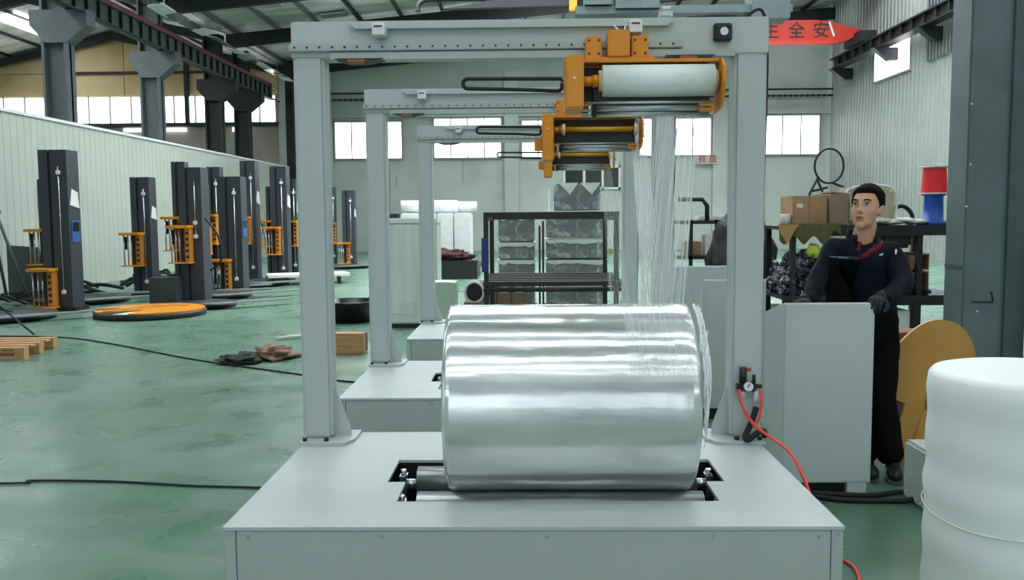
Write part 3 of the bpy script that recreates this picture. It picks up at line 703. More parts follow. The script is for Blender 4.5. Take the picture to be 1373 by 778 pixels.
wrapper(-5.958,-5.58,20.4,2.68,.66,'dark wrapper beside the left column of the nearest gantry, raised carriage',(-.2,-.9,.8))
wrapper(-6.02,-5.83,22.2,2.47,.79,'thin dark wrapper mast almost hidden behind the nearest gantry column',None)
wrapper(-6.138,-5.93,27.2,2.42,.7,'far dark wrapper seen just right of the nearest left gantry column, cut by it',None,False,False)
wrapper(-5.643,-5.276,26.8,2.31,.1,'far dark wrapper with low orange carriage, between the first two gantry columns',(.1,-.9,.85))
t = thing('dark_mast','tall plain black mast seen just right of the middle gantry left column','mast',(-5.05,31.5,0))
B(t.location).box(-5.2,-4.93,31.5,31.75,0,3.3).obj('post', charcoal, t); B(t.location).box(-5.25,-4.6,31.3,31.8,0,1.6).obj('cabinet', black, t)

# orange turntable on the floor
t = thing('orange_turntable','large round orange turntable lying flat on the green floor','turntable',(-5.86,13.5,0))
B(t.location).cyl((-5.86,13.5,0),(-5.86,13.5,.09),.82,48).obj('rim', black, t)
n=40; pts=[]
for k in range(n):
    a = 2*PI*k/n
    if 4.0 < a < 4.55: continue
    pts.append((-5.86+.80*math.cos(a),13.5+.80*math.sin(a)))
pts2=[]
for k in range(n):
    a=2*PI*k/n
    if math.radians(232) < a < math.radians(262): pts2.append((-5.86+.05*math.cos(a),13.5+.25*math.sin(a)-.0)); continue
    pts2.append((-5.86+.80*math.cos(a),13.5+.80*math.sin(a)))
B(t.location).prism(pts2,'z',.091,.11).obj('plate', orange, t)
B(t.location).prism([(-6.1,12.75),(-5.75,12.71),(-5.9,13.2)],'z',.091,.098).obj('bare_sector', whitep, t)
B(t.location).prism([(-6.4,13.05),(-6.3,13.0),(-5.9,13.75),(-5.4,13.9),(-5.45,14.0),(-6.0,13.9)],'z',.111,.12).obj('raised_rib', copper, t)

# metal offcuts and cables lying along the partition foot
rnd = random.Random(11)
b = B((-8.5,16,0))
for k in range(46):
    y = rnd.uniform(12.5,24); x = rnd.uniform(-9.2,-8.2)+(y>18)*rnd.uniform(0,.9); a = rnd.uniform(-.5,.5); l = rnd.uniform(.4,1.3)
    b.tube(smooth_path([(x-l*.5,y-l*.3*a,.03+rnd.uniform(0,.16)),(x,y+rnd.uniform(-.2,.2),.05+rnd.uniform(0,.25)),(x+l*.5,y+l*.4*a,.03+rnd.uniform(0,.1))],4),rnd.uniform(.015,.045),6)
tag(b.obj('scrap_heap', dkmetal),'dark tangle of cables and steel bars lying along the foot of the white partition','scrap',kind='stuff')
for k,(x,y,l) in enumerate(((-9.0,13.9,1.5),(-7.2,16.2,1.6),(-5.4,16.6,1.0))):
    tag(B((x,y,.0)).box(x-l/2,x+l/2,y-.06,y+.06,.115,.15,rot=(0,0,.35)).obj('steel_bar', mat('galvanised ramp','8F9694')),
        ['pale steel bar lying left of the nearest tall wrapper','pale steel bar on the floor right of the nearest tall wrapper','short pale steel bar behind the orange turntable'][k],'bar')
# ladder
t = thing('step_ladder','grey metal A-frame step ladder at the left edge by the partition','ladder',(-9.35,15.3,0))
for (fx,fy,tx,ty,nm) in ((-9.75,15.0,-9.45,15.3,'front_rail'),(-9.35,15.0,-9.35,15.3,'front_rail'),(-9.45,15.75,-9.43,15.35,'rear_rail'),(-8.95,15.6,-9.33,15.35,'rear_rail')):
    B(t.location).cyl((fx,fy,0),(tx,ty,1.62),.028,8).obj(nm, dkcol, t)
for k in range(6):
    q = (k+.7)/6.8; B(t.location).cyl((-9.75+.3*q,15+.3*q,1.62*q),(-9.35,15+.3*q,1.62*q),.018,8).obj('rung', dkcol, t)
B(t.location).box(-9.5,-9.28,15.25,15.42,1.6,1.66).obj('top_cap', dkcol, t)
t = thing('scrap_sheet','grey flat steel panel leaning on the partition behind the ladder','sheet',(-9.4,16.3,0))
B(t.location).prism([(-9.75,0),(-8.9,0),(-9.15,.98),(-9.75,1.02)],'y',16.3,16.34).obj('sheet', dkcol, t)
# tripod stand
t = thing('tripod_stand','thin black tripod stand near the left edge with a floor cable','stand',(-6.8,11.1,0))
B(t.location).cyl((-6.8,11.1,.25),(-6.8,11.1,1.85),.012,8).obj('pole', black, t)
for a in (0.2,2.2,4.4): B(t.location).cyl((-6.8+.42*math.cos(a),11.1+.42*math.sin(a),.012),(-6.8,11.1,.42),.012,8).obj('leg', black, t)
B(t.location).bbox(-6.85,-6.75,11.05,11.15,1.85,1.93,.01).obj('head', black, t); B(t.location).bbox(-6.88,-6.75,11.04,11.1,1.02,1.16,.01).obj('clamp', black, t)
# pallet
t = thing('wooden_pallet','small wooden pallet cut by the left edge of the photo','pallet',(-5.95,9.6,0))
R30 = Matrix.Rotation(.35,4,'Z')
for nm,rng in (('bottom_board',(.0,.02)),('top_board',(.11,.13))):
    for k in range(5 if nm=='top_board' else 3):
        st = .19 if nm=='top_board' else .38
        o = B().box(-.5,.5,-.42+k*st,-.42+k*st+.12,*rng).obj(nm, wood, t); o.rotation_euler=(0,0,.12)
for x in (-.5,-.06,.4):
    for y in (-.42,-.04,.34): o = B().box(x,x+.1,y,y+.12,.02,.11).obj('block', wood, t); o.rotation_euler=(0,0,.12)
# rags
b = B((-2.85,9.05,0)); rnd = random.Random(4)
def crumple(c, r, seed, amp=.35, n=28, m=16):
    b = B(c); vs=[]
    for i in range(m+1):
        for k in range(n):
            t=PI*i/m;q=2*PI*k/n; d=Vector((math.sin(t)*math.cos(q),math.sin(t)*math.sin(q),math.cos(t)))
            s=1+amp*mnoise.noise(d*2.1+Vector((seed,0,0)))+amp*.6*mnoise.noise(d*5+Vector((seed,3,0)))
            v=Vector((c[0]+d.x*r[0]*s,c[1]+d.y*r[1]*s,max(.004,c[2]+d.z*r[2]*s))); vs.append(v)
    b.add(vs,[(i*n+k,(i+1)*n+k,(i+1)*n+(k+1)%n,i*n+(k+1)%n) for i in range(m) for k in range(n)],True); return b
tag(crumple((-2.98,9.0,.03),(.19,.22,.06),1,.7).obj('dark_rag', mat('dark green rag','2B3028',.9)),'dark crumpled rag on the floor left part of the small heap','rag')
tag(crumple((-2.72,9.25,.05),(.20,.2,.07),5,.8).obj('brown_rag', mat('brown rag','8C6F5E',.9,var=.4,vscale=15)),'brown crumpled cloth lying over the dark rag on the floor','rag')
tag(B((-3.05,9.0,0)).box(-3.2,-2.95,8.98,9.03,.04,.075,rot=(0,0,.1)).obj('stick_end', black),'short black bar sticking out of the rags','bar')
t = B((-2.95,10.8,0)).cyl((-3.07,10.6,.03),(-2.6,11.0,.03),.022,10).obj('floor_pipe', whitep); tag(t,'short pale pipe on the floor left of the nearest gantry column','pipe')
t = thing('wood_offcut','square raw wood block on the floor behind the nearest left gantry column','wood block',(-1.95,9.6,0))
B(t.location).bbox(-2.13,-1.80,9.5,9.66,0,.23,.006).obj('block', wood, t); B(t.location).box(-2.13,-1.80,9.66,9.76,0.01,.21).obj('rear_board', wood_d, t)
t = thing('black_tub','black open plastic tub on the floor between two gantry columns','tub',(-2.62,12.7,0))
B(t.location).lathe([(.0,.01),(.36,.0),(.42,.26),(.45,.28),(.45,.30),(.40,.30),(.36,.03),(.0,.03)],(-2.55,12.6,0)).obj('shell', mat('glossy black','0E1010',.2), t)
B(t.location).tube(smooth_path([(-3.0,12.5,.2),(-2.95,12.4,.42),(-2.8,12.4,.38)],6),.012,6).obj('handle', black, t)
tag(B((-2.7,11.2,0)).tube(smooth_path([(-2.78,11.3,.02),(-2.77,11.3,.35),(-2.72,11.35,.42),(-2.6,11.4,.3)],6),.025,8).obj('bent_pipe', whitep),'bent pale pipe standing by the black tub','pipe')
t = thing('white_board','long white board on low trestle in front of the far wrappers','board',(-5.2,20,0))
B(t.location).box(-5.9,-4.1,19.5,20.3,.17,.23,rot=(0,0,.35)).obj('top', whitep, t)
for x,y in ((-5.7,19.4),(-4.4,20.2),(-5.5,19.9),(-4.3,19.9)): B(t.location).box(x,x+.05,y,y+.05,0,.18).obj('leg', dkcol, t)
# film wrapped cabinet between the columns
t = thing('film_wrapped_cabinet','mint green film-wrapped cabinet standing behind the farthest gantry left column','cabinet',(-1.54,11.9,0))
mint = mat('mint glossy wrap','D5E4DD',.22,var=.15,vscale=2,stretch=(3,3,.4),bump=.3,bscale=6)
B(t.location).bbox(-1.88,-1.21,11.75,12.35,.06,1.46,.02).obj('body', mint, t); B(t.location).box(-1.86,-1.23,11.77,12.33,0,.06).obj('pallet_base', black, t)
B(t.location).bbox(-1.89,-1.2,11.74,12.36,1.40,1.475,.01).obj('top_film', filmw, t)
for z in (.18,.36): B(t.location).box(-1.885,-1.205,11.742,11.75,z,z+.012,rot=(0,.08 if z<.3 else -.08,0)).obj('film_fold', white, t)
t = thing('green_box','low pale green metal box on the floor behind the farthest gantry','box',(-.9,10.2,0))
B(t.location).bbox(-1.14,-.82,9.9,10.3,0,.75,.008).obj('body', mat('pale green box','A9BFA9',.5), t); B(t.location).box(-1.12,-.88,9.92,10.2,.75,.758).obj('paper_sheet', whitep, t)
# far white stacks
for k,(x0,x1,z0,z1,y) in enumerate(((-3.15,-2.4,1.6,1.9,22),(-2.32,-1.75,1.58,1.9,22),(-1.78,-1.28,1.6,1.87,22.2))):
    r = (z1-z0)/2; o = B((x0,y,z0)).cyl((x0,y,z0+r),(x1,y+.1,z0+r),r,20).obj('white_bale', mat('white wrap','DADDDB',.5,var=.12))
    tag(o,['white wrapped roll on top of the far stack, left one','white wrapped roll on top of the far stack, middle one','white wrapped roll on top of the far stack, right one'][k],'roll')
for k,(x0,x1) in enumerate(((-3.1,-2.25),(-2.2,-1.82),(-1.8,-1.38))):
    o = B((x0,21.8,.3)).bbox(x0,x1,21.6,22.4,.30,1.58,.03).obj('white_carton', mat('white wrap','DADDDB')); tag(o,['white wrapped crate of the far stack, left behind the gantry column','white wrapped crate of the far stack, in the middle','white wrapped crate of the far stack, at its right end'][k],'crate')
t = B((-2.2,21.8,0)).box(-3.2,-1.2,21.5,22.5,0,.30).obj('dark_platform', dkmetal); tag(t,'low dark platform under the far white stack','platform')
tag(crumple((-1.9,21.2,.55),(.55,.25,.14),9,.6).obj('brown_heap', mat('brown heap','4A2D25',.9,var=.5,vscale=20)),'dark brown heap of cloth in front of the far white crates','cloth')
t = B((-1.7,21.2,0)).box(-2.5,-1.2,20.9,21.5,.0,.44).obj('low_bench', dkmetal); tag(t,'low dark bench carrying the brown heap','bench')
tag(B((-2,25,0)).prism([(-2.6,24.2),(-1.6,24.6),(-1.2,27.5),(-1.5,27.6)],'z',.03,.10).obj('black_sheet', black),'flat black triangular sheet on the floor near the far crates','sheet')

# ------------------------------------------------------------------ black table rack and wrapped pallets
t = thing('steel_rack','empty black welded steel rack standing behind the farthest machine','rack',(.27,10.7,0))
N = lambda: B(t.location)
for x,y in ((-.497,10.0),(.985,10.0),(-.49,11.45),(.985,11.45)): N().box(x,x+.055,y,y+.055,0,1.54 if y<11 else 1.5).obj('post', black, t)
for y in (10.0,11.45): N().box(-.44,.985,y,y+.055,1.485 if y < 11 else 1.45,1.54 if y<11 else 1.5).obj('top_rail', black, t)
for x in (-.497,.985): N().box(x,x+.055,10.055,11.45,1.44,1.5).obj('side_rail', black, t)
for k,y in enumerate((9.94,10.2,10.5,10.8,11.1,11.4)): N().box(-.50,1.10,y,y+.07,.70,.755).obj('slat', black, t)
N().cyl((-.50,9.93,.665),(1.1,9.93,.665),.028,12).obj('front_bar', dkmetal, t)
for x in (-.497,1.04): N().box(x,x+.05,10.0,11.45,.64,.70).obj('side_bearer', black, t)
N().box(-.52,-.44,9.97,9.998,.86,1.25).obj('blue_tape', mat('blue tape','1C2A66',.5), t)
N().bbox(.91,.97,9.97,10.02,1.06,1.12,.008).obj('lock', mat('brass','A08A3A',.4,.6), t)
greyb = mat('grey packed block','6F7777',.55,var=.3,vscale=8,stretch=(1,1,5))
def tier(x0,x1,y,z0,z1,label,cover=True):
    t = thing('wrapped_block', label, 'package', ((x0+x1)/2,y,z0), 'film-wrapped grey blocks stacked on the two pallets')
    B(t.location).bbox(x0+.02,x1-.02,y+.02,y+.78,z0,z1-.006,.015).obj('block', greyb, t)
    n=14; V=[];F=[]
    b = B(t.location)
    for j in range(6):
        for i in range(n+1):
            x=x0+(x1-x0)*i/n; z=z1-.005-(z1-z0-.02)*j/5; V.append((x,y+.006+.012*math.sin(i*2.3+j)+.004*math.cos(i*5.1+j*3),z))
    b.add(V,[(j*(n+1)+i,j*(n+1)+i+1,(j+1)*(n+1)+i+1,(j+1)*(n+1)+i) for j in range(5) for i in range(n)],True)
    b.obj('film_wrap', film_c, t)
    if cover:
        b = B(t.location); pts=[(x0,z1+.01)]
        for k in range(9): pts.append((x0+(x1-x0)*(k+.5)/9, z1-.02-(.022 if k%2 else .01)-.03*rnd.random()))
        pts += [(x1,z1+.01)]
        b.prism([(x0,z1-.02)]+pts[1:-1]+[(x1,z1-.02),(x1,z1+.012),(x0,z1+.012)],'y',y-.004,y+.0).box(x0,x1,y,y+.8,z1-.004,z1+.008)
        b.obj('white_sheet', mat('white film sheet','D5DBD9',.35,var=.1), t)
    return t
for k,(x0,x1,z0,z1) in enumerate(((.27,1.2,.14,.48),(.27,1.2,.49,.85),(.27,1.2,.86,1.16),(.27,1.2,1.17,1.56))):
    tier(x0,x1,13,z0,z1-.02,['bottom grey wrapped block of the tall pallet stack','second grey wrapped block from the bottom of the tall stack','third grey wrapped block from the bottom of the tall stack','fourth grey wrapped block, under the small top one'][k])
tt = tier(.40,1.1,13.02,1.57,1.97,'smaller grey block with white sheet corners, topmost of the tall stack',False)
for a,c in ((.47,.75),(.78,1.08)): B(tt.location).prism([(a,1.975),(c,1.975),((a+c)/2+.02,1.80)],'y',12.99,13.0).obj('sheet_corner', white, tt)
B(tt.location).box(.33,.40,13.1,13.7,1.57,1.9).obj('side_sheet', filmw, tt)
for k,(z0,z1) in enumerate(((.14,.5),(.51,.84),(.85,1.10),(1.11,1.5))):
    tier(-.45,.13,13.1,z0,z1-.01,['bottom grey wrapped block of the low left stack','second block up in the low left stack','third block up in the low left stack, white film on it','top block of the low left stack with crinkled film'][k])
for k,(x0,x1) in enumerate(((.25,1.22),(-.47,.15))):
    t = thing('pallet','dark pallet under the '+('tall' if k==0 else 'low left')+' stack of wrapped blocks','pallet',((x0+x1)/2,13.4,0))
    for q in range(3): B(t.location).box(x0+(x1-x0-.1)*q/2,x0+(x1-x0-.1)*q/2+.1,13,13.8,0,.1).obj('runner', wood_d, t)
    for q in range(4): B(t.location).box(x0,x1,13+q*.23,13+q*.23+.11,.1,.13).obj('deck_board', wood_d, t)
t = thing('upright_tools','thin dark upright bars standing between the two wrapped stacks','bars',(.2,12.9,0))
for x,h in ((.165,1.35),(.215,1.42)): B(t.location).box(x,x+.03,12.85,12.88,0,h).obj('bar', black, t)
for k in range(3):
    x0=-.63+k*.205; o=thing('parts_carton',['leftmost small brown carton with white label under the rack','middle small brown carton with white label under the rack','rightmost small brown carton with white label under the rack'][k],'carton',(x0+.1,12.2,0),'small cartons under the rack')
    B(o.location).bbox(x0,x0+.198,12.1,12.5,0,.57,.006).obj('box', carton2, o); B(o.location).box(x0+.05,x0+.16,12.095,12.1,.44,.53).obj('paper_label', whitep, o); B(o.location).box(x0,x0+.198,12.094,12.1,.28,.292).obj('tape', carton, o)
t = thing('dark_drum','round dark drum with pale rim lying left under the rack','drum',(-.72,11.6,.46))
B(t.location).cyl((-.70,11.5,.50),(-.62,11.9,.50),.13,24).obj('body', mat('dark brown drum','251A17',.6), t); b=B(t.location)
b.tube([(-.70+.135*math.cos(a)*.9,11.49,.50+.135*math.sin(a)) for a in [2*PI*k/24 for k in range(24)]],.018,6,True); b.obj('rim', whitep, t)
o=B((-.66,11.7,0)).bbox(-.84,-.52,11.45,11.95,0,.37,.005).obj('drum_crate', carton2); tag(o,'brown crate the dark drum lies on','crate')

# black rack with clutter right of the film
t = thing('clutter_rack','black steel rack with clutter seen between film and right gantry column','rack',(2.75,13,0))
for x in (2.35,2.72,3.15): B(t.location).box(x,x+.05,12.8,12.85,0,1.42).obj('post', black, t)
for z in (.35,.85,1.36): B(t.location).box(2.2,3.2,12.8,13.4,z,z+.05).obj('shelf', black, t)
B(t.location).tube([(2.2,12.9,1.72),(2.55,12.9,1.72),(2.62,12.9,1.62),(2.62,12.9,1.41)],.035,8).obj('bent_pipe', black, t)
rnd = random.Random(21)
for k,(x,z,w,h,m) in enumerate(((2.3,.9,.25,.2,carton),(2.6,.9,.2,.3,white),(2.85,.9,.28,.14,dkmetal),(2.5,1.41,.5,.07,white),(2.35,.4,.3,.22,white),(2.8,.4,.25,.3,carton2),(2.9,1.41,.22,.06,whitep))):
    tag(B((x,12.95,z)).bbox(x,x+w,12.9,13.2,z,z+h,.01).obj('stored_box', m),['brown box on the middle shelf of the far clutter rack','upright white box on the middle shelf of the far clutter rack','low dark box on the middle shelf of the far clutter rack','flat white packet on top of the far clutter rack','white box on the lowest shelf of the far clutter rack','dull brown box on the lowest shelf of the far clutter rack','thin paper pack at the right end on top of the far rack'][k],'box')

# ------------------------------------------------------------------ control cabinets
def console(x0,x1,y0,y1,z1,z1b,label):
    t = thing('control_console', label, 'cabinet', ((x0+x1)/2,y0,0)); N = lambda: B(t.location)
    N().prism([(y0,.085),(y1,.085),(y1,z1b),(y0+.01,z1),(y0,z1-.008)],'x',x0,x1).obj('body', paint, t)
    N().bbox(x0+.004,x1-.004,y0-.006,y0+.0,.09,z1-.01,.002).obj('front_sheet', paint, t)
    N().box(x0+.02,x1-.02,y0+.04,y1-.02,0,.085).obj('plinth', black, t)
    N().box(x1-.12,x1-.02,y0+.0,y0+.038,0,.085).obj('plinth_corner', paint, t)
    N().prism([(y0+.03,z1-.01),(y1-.02,z1b+.004),(y1-.02,z1b-.004),(y0+.03,z1-.02)],'x',x0+.04,x1-.04).obj('operator_panel', dkmetal, t)
    return t
console(1.332,1.797,4.56,4.92,1.038,.955,'pale grey control console the worker is leaning on')
console(1.27,1.72,6.35,6.8,1.03,.97,'pale green control console half hidden behind the right column of the nearest gantry')
console(1.39,1.95,8.05,8.5,1.03,.97,'farther pale console showing above and left of the second one, behind the film')
tag(B((1.6,4.5,0)).tube(smooth_path([(1.40,4.62,.02),(1.6,4.50,.016),(1.85,4.47,.016),(1.97,4.47,.02),(2.03,4.53,.03),(1.97,4.60,.02),(1.8,4.56,.016),(1.55,4.54,.034),(1.42,4.66,.02)],10),.014,8).obj('floor_cable', blackr),'thick black cable looped on the floor at the foot of the console','cable')

# floor cables on the left
tag(B((-2,4.8,0)).tube(smooth_path([(-5,4.85,.008),(-3.02,4.83,.008),(-2.85,4.88,.008),(-2.366,4.86,.008),(-1.9,4.78,.008),(-1.505,4.74,.008),(-1.06,4.66,.008)],8),.007,6).obj('floor_cable', blackr),'black cable crossing the green floor to the nearest machine','cable')
tag(B((-4,9.5,0)).tube(smooth_path([(-6.8,11.1,.008),(-5.9,10.95,.008),(-4.982,10.353,.008),(-3.542,9.166,.008),(-2.193,8.258,.008),(-1.629,7.869,.008),(-1.05,7.75,.008)],8),.009,6).obj('floor_cable', blackr),'long thin cable running from the tripod across the floor to the machines','cable')

# ------------------------------------------------------------------ shelves and clutter on the right
t = thing('workshop_shelf','black steel workshop shelf behind the worker, crowded with parts','shelf',(3.4,9.4,0)); N = lambda: B(t.location)
for x in (2.68,3.44,3.96,4.30):
    for y in (9.0,9.9): 
        if x == 3.44 and y > 9.5: continue
        N().box(x,x+.055,y,y+.055,0,1.36).obj('post', black, t)
for x0,x1,z in ((2.6,4.5,1.335),(2.6,4.5,.62)): N().bbox(x0,x1,8.98,9.97,z,z+.04,.004).obj('shelf_board', dkmetal, t)
N().box(2.6,4.5,8.975,9.0,1.27,1.335).obj('front_rail', black, t)
N().box(2.6,4.5,8.975,9.0,.56,.62).obj('front_rail', black, t)
def put(nm,lab,cat,b,m,g=None,kind=None): return tag(b.obj(nm,m),lab,cat,g,kind)
t = thing('brown_carton','large worn brown carton on the shelf top, left of the worker','carton',(2.9,9.2,1.376))
B(t.location).bbox(2.71,3.06,9.05,9.5,1.376,1.68,.008).obj('box', carton, t); B(t.location).box(2.87,2.875,9.045,9.05,1.38,1.68).obj('seam', carton2, t); B(t.location).bbox(2.75,2.81,9.043,9.05,1.56,1.60,.002).obj('sticker', whitep, t)
t = thing('brown_carton','brown carton behind the left side of the worker head','carton',(3.2,9.2,1.376))
B(t.location).bbox(3.07,3.26,9.0,9.5,1.376,1.70,.008).obj('box', carton2, t); B(t.location).box(3.08,3.25,9.0,9.4,1.70,1.712,rot=(.0,.12,0)).obj('open_flap', carton, t)
put('beige_pack','beige padded pack with pale piping behind the worker head','pack',B((3.6,9.3,1.38)).bbox(3.27,3.80,9.15,9.5,1.376,1.77,.05),mat('beige padding','B9AF95',.7,var=.2))
put('beige_pack_trim','pale strap round the beige pack','strap',B((3.6,9.13,1.38)).tube(smooth_path([(3.30,9.14,1.42),(3.30,9.14,1.74),(3.76,9.14,1.75),(3.78,9.14,1.42)],5),.012,6),whitep)
put('white_tub','small pale tub at the left end of the shelf top','tub',B((2.64,9.2,1.376)).lathe([(.0,0),(.045,0),(.055,.11),(.05,.12),(0,.12)],(2.655,9.1,1.376)),whitep)
cl=B((2.8,8.96,1.3)); n=22; V=[]
for j in range(5):
    for i in range(n+1):
        x=2.55+.62*i/n; V.append((x,8.965-.012*math.sin(i*1.1)-.01*j*.3,1.40-[0,.02,.08,.13,.17][j]*(1+.25*math.sin(i*.9)*(j>2))*(1 if i<n-3 else .6)))
cl.add(V,[(j*(n+1)+i,j*(n+1)+i+1,(j+1)*(n+1)+i+1,(j+1)*(n+1)+i) for j in range(4) for i in range(n)],True)
cv=put('green_cloth','olive green cloth hanging over the left front of the shelf','cloth',cl,mat('olive cloth','5F5A33',.85,var=.2)); sm=cv.modifiers.new('s','SOLIDIFY'); sm.thickness=.006
put('tan_cloth','tan crumpled cloth corner at the left end of the shelf','cloth',B((2.6,8.93,1.3)).prism([(2.53,1.39),(2.74,1.39),(2.70,1.34),(2.62,1.19),(2.56,1.30)],'y',8.92,8.945),mat('tan cloth','B08A58',.85,var=.2))
rnd = random.Random(8)
for k in range(5):
    x=3.50+k*.12; put('paper_bundle',['white paper bundle beside the worker ear','second white paper bundle on the shelf right of the worker','third white paper bundle on the shelf, in the middle','fourth white paper bundle on the shelf','rightmost white paper bundle on the shelf by the blue spool'][k],'papers',
        crumple((x,9.15,1.41+.012*(k%2)),(.12,.14,.03),k*3.1,.4,18,8),whitep,'white papers on the shelf top')
t = thing('red_spool','red spool with white flanges standing on the blue spool','spool',(4.20,9.2,1.69))
B(t.location).lathe([(0,0),(.15,0),(.15,.012),(.115,.014),(.105,.27),(.15,.272),(.15,.285),(0,.285)],(4.20,9.2,1.688)).obj('flanges', whitep, t)
B(t.location).lathe([(.128,0),(.112,.25)],(4.20,9.2,1.703)).obj('winding', mat('bright red winding','E8202A',.5), t)
t = thing('blue_spool','blue spool below the red one at the right end of the shelf','spool',(4.20,9.2,1.376))
B(t.location).lathe([(0,0),(.16,0),(.16,.03),(.10,.04),(.09,.29),(.12,.305),(.12,.31),(0,.31)],(4.20,9.2,1.376)).obj('spool', mat('bright blue','1F4FB0',.45), t)
b=B((3.9,9.35,1.4)); b.tube([(3.93+.12*math.cos(a),9.35+.03*math.sin(a*2),1.46+.11*math.sin(a)) for a in [2*PI*k/28 for k in range(28)]],.022,8,True); put('black_coil','black tube coil standing behind the white papers','coil',b,blackr)
# hoop on a stand
t = thing('hoop_stand','thin black hoop on bent tube stand above the shelf clutter','hoop',(3.15,9.6,1.376)); b=B(t.location)
b.tube([(3.26+.155*math.cos(a),9.62,2.01+.185*math.sin(a)) for a in [2*PI*k/40 for k in range(40)]],.012,8,True).obj('hoop', black, t)
for pts in ([(3.15,9.62,1.90),(3.06,9.62,1.72),(3.02,9.62,1.38)],[(3.3,9.62,1.83),(3.42,9.62,1.78),(3.75,9.62,1.60)],[(3.13,9.62,1.88),(3.2,9.62,1.72),(3.3,9.62,1.38)],[(3.08,9.62,1.74),(3.25,9.62,1.78)]):
    B(t.location).tube(pts,.014,8).obj('stand_tube', dkmetal, t)
# metal parts heaps
sp = mat('small metal parts','7C7F86',.35,.7,var=.8,vscale=30)
def heap(x0,x1,y0,y1,z0,h,n,seed,m,label):
    rnd=random.Random(seed); b=B((x0,y0,z0))
    for k in range(n):
        x=rnd.uniform(x0,x1);y=rnd.uniform(y0,y1);z=z0+h*rnd.random()*(1-abs(2*(x-x0)/(x1-x0)-1)**3*.6)
        s=rnd.uniform(.012,.04); R=(rnd.random()*3,rnd.random()*3,rnd.random()*3)
        if k%2: b.box(x-s,x+s,y-s,y+s,z,z+s,rot=R)
        else:
            d=Vector((rnd.uniform(-1,1),rnd.uniform(-1,1),rnd.uniform(-1,1)))*s*1.3; p=Vector((x,y,z)); b.cyl(p-d,p+d,s*.4,7)
    return tag(b.obj('metal_parts',m),label,'parts',kind='stuff')
heap(2.62,3.42,9.02,9.6,.675,.42,900,2,sp,'heap of small silver and dark metal parts on the shelf left of the worker')
heap(2.5,3.4,9.0,9.5,.02,.45,500,3,mat('dark small parts','3A3C41',.4,.6,var=.6,vscale=30),'dark heap of small parts on the floor under the shelf')
heap(3.5,4.1,9.02,9.5,.66,.10,240,4,mat('dark small parts','3A3C41'),'low heap of dark parts at the right of the lower shelf')
put('yellow_bag','small yellow-green bag lying on the metal parts','bag',crumple((2.93,9.05,1.12),(.07,.06,.07),2,.35,16,10),mat('lime bag','C3D24A',.5))
t = thing('carton_tray','open brown carton with compartments on the shelf right of the worker','carton',(4,9.2,.7))
for (x0,x1,z0,z1) in ((3.80,3.96,.70,.86),(3.97,4.13,.70,.90),(3.80,3.96,.87,1.0),(3.97,4.13,.91,1.08)):
    f=B(t.location)
    f.box(x0,x1,9.1,9.5,z0,z0+.012).box(x0,x1,9.1,9.5,z1-.012,z1).box(x0,x0+.012,9.1,9.5,z0,z1).box(x1-.012,x1,9.1,9.5,z0,z1).box(x0,x1,9.48,9.5,z0,z1); f.obj('compartment', carton, t)
put('dark_case','dark grey case hanging under the shelf top on the right','case',B((3.9,9.1,1.2)).bbox(3.62,3.93,9.05,9.5,1.14,1.33,.03),dkmetal)
put('white_floor_box','white box on the floor under the shelf, right of the worker','box',B((3.8,9.1,0)).bbox(3.55,3.93,9.05,9.5,0,.5,.01),white)
for k,(x0,h,m,r) in enumerate(((2.05,.92,wood,.10),(2.12,.86,white,.12),(2.0,.8,wood,.05))):
    o=B((x0,8.2,0)).box(x0,x0+.05,8.2,8.5,0,h+.25,rot=(0,-r,0)).obj('leaning_board',m)
    tag(o,['raw wooden board leaning left of the worker behind the console','white board leaning beside the wooden one behind the console','second shorter wooden board leaning behind the console'][k],'board')
put('black_bag','black bag heap behind the right gantry column, left of the shelf','bag',crumple((2.55,10.6,.95),(.35,.3,.55),7,.4),black)
o=put('bag_bench','low pale bench under the black bag','bench',B((2.5,10.5,0)).box(2.2,2.95,10.3,11.0,0,.45),whitep)

# ochre disc, crate, foam roll
t = thing('ochre_disc','large ochre painted round plate with cut notch leaning behind the foam roll','plate',(2.4,5.1,0))
ocher = mat('ochre paint','BE8E3E',.5,var=.18,vscale=3,col2='A97E3C')
pts=[(2.30,.0),(2.21,.02),(2.195,.14),(2.15,.20),(2.215,.385),(2.125,.42),(2.128,.575),(2.158,.705),(2.24,.80),(2.32,.855),(2.40,.877),(2.47,.868),(2.53,.84),(2.585,.775),(2.62,.67),(2.63,.5),(2.61,.3),(2.55,.12),(2.46,.02)]
pp=[tuple(v)[:2] for v in smooth_path([(a,c,0) for a,c in pts[5:]],4)]
o=B(t.location).prism(pts[:5]+pp,'y',5.10,5.125).obj('plate', ocher, t); o.rotation_euler=(-.06,0,0)
o=B(t.location).prism([(2.122,.40),(2.213,.375),(2.14,.17),(2.095,.27)],'y',5.127,5.14).obj('dark_sector', mat('grey sector','4D5457',.6), t); o.rotation_euler=(-.06,0,0)
for a in ((2.33,.35,2.23,.10),(2.33,.35,2.36,.6),(2.33,.35,2.42,.18)):
    o=B(t.location).cyl((a[0],5.098,a[1]),(a[2],5.098,a[3]),.006,6).obj('rib', ocher, t); o.rotation_euler=(-.06,0,0)
put('brown_crate','reddish brown wooden crate behind the ochre plate','crate',B((2.4,5.7,0)).bbox(2.19,2.50,5.4,5.62,0,.765,.01),mat('red brown crate','7A4A2C',.7,var=.2))
t = thing('foam_roll','tall white foam roll standing upright at the right edge, nearest','foam roll',(1.965,3.4,0)); foam=mat('white foam','EAF3F0',.55,var=.07,vscale=2.5,bump=.12,bscale=5)
b=B(t.location); vs=[];n=64;prof=[(.0,.885),(.335,.885),(.362,.878),(.376,.86)]+[(.379+.004*math.sin(k*1.7),.86-.86*k/16) for k in range(1,17)]
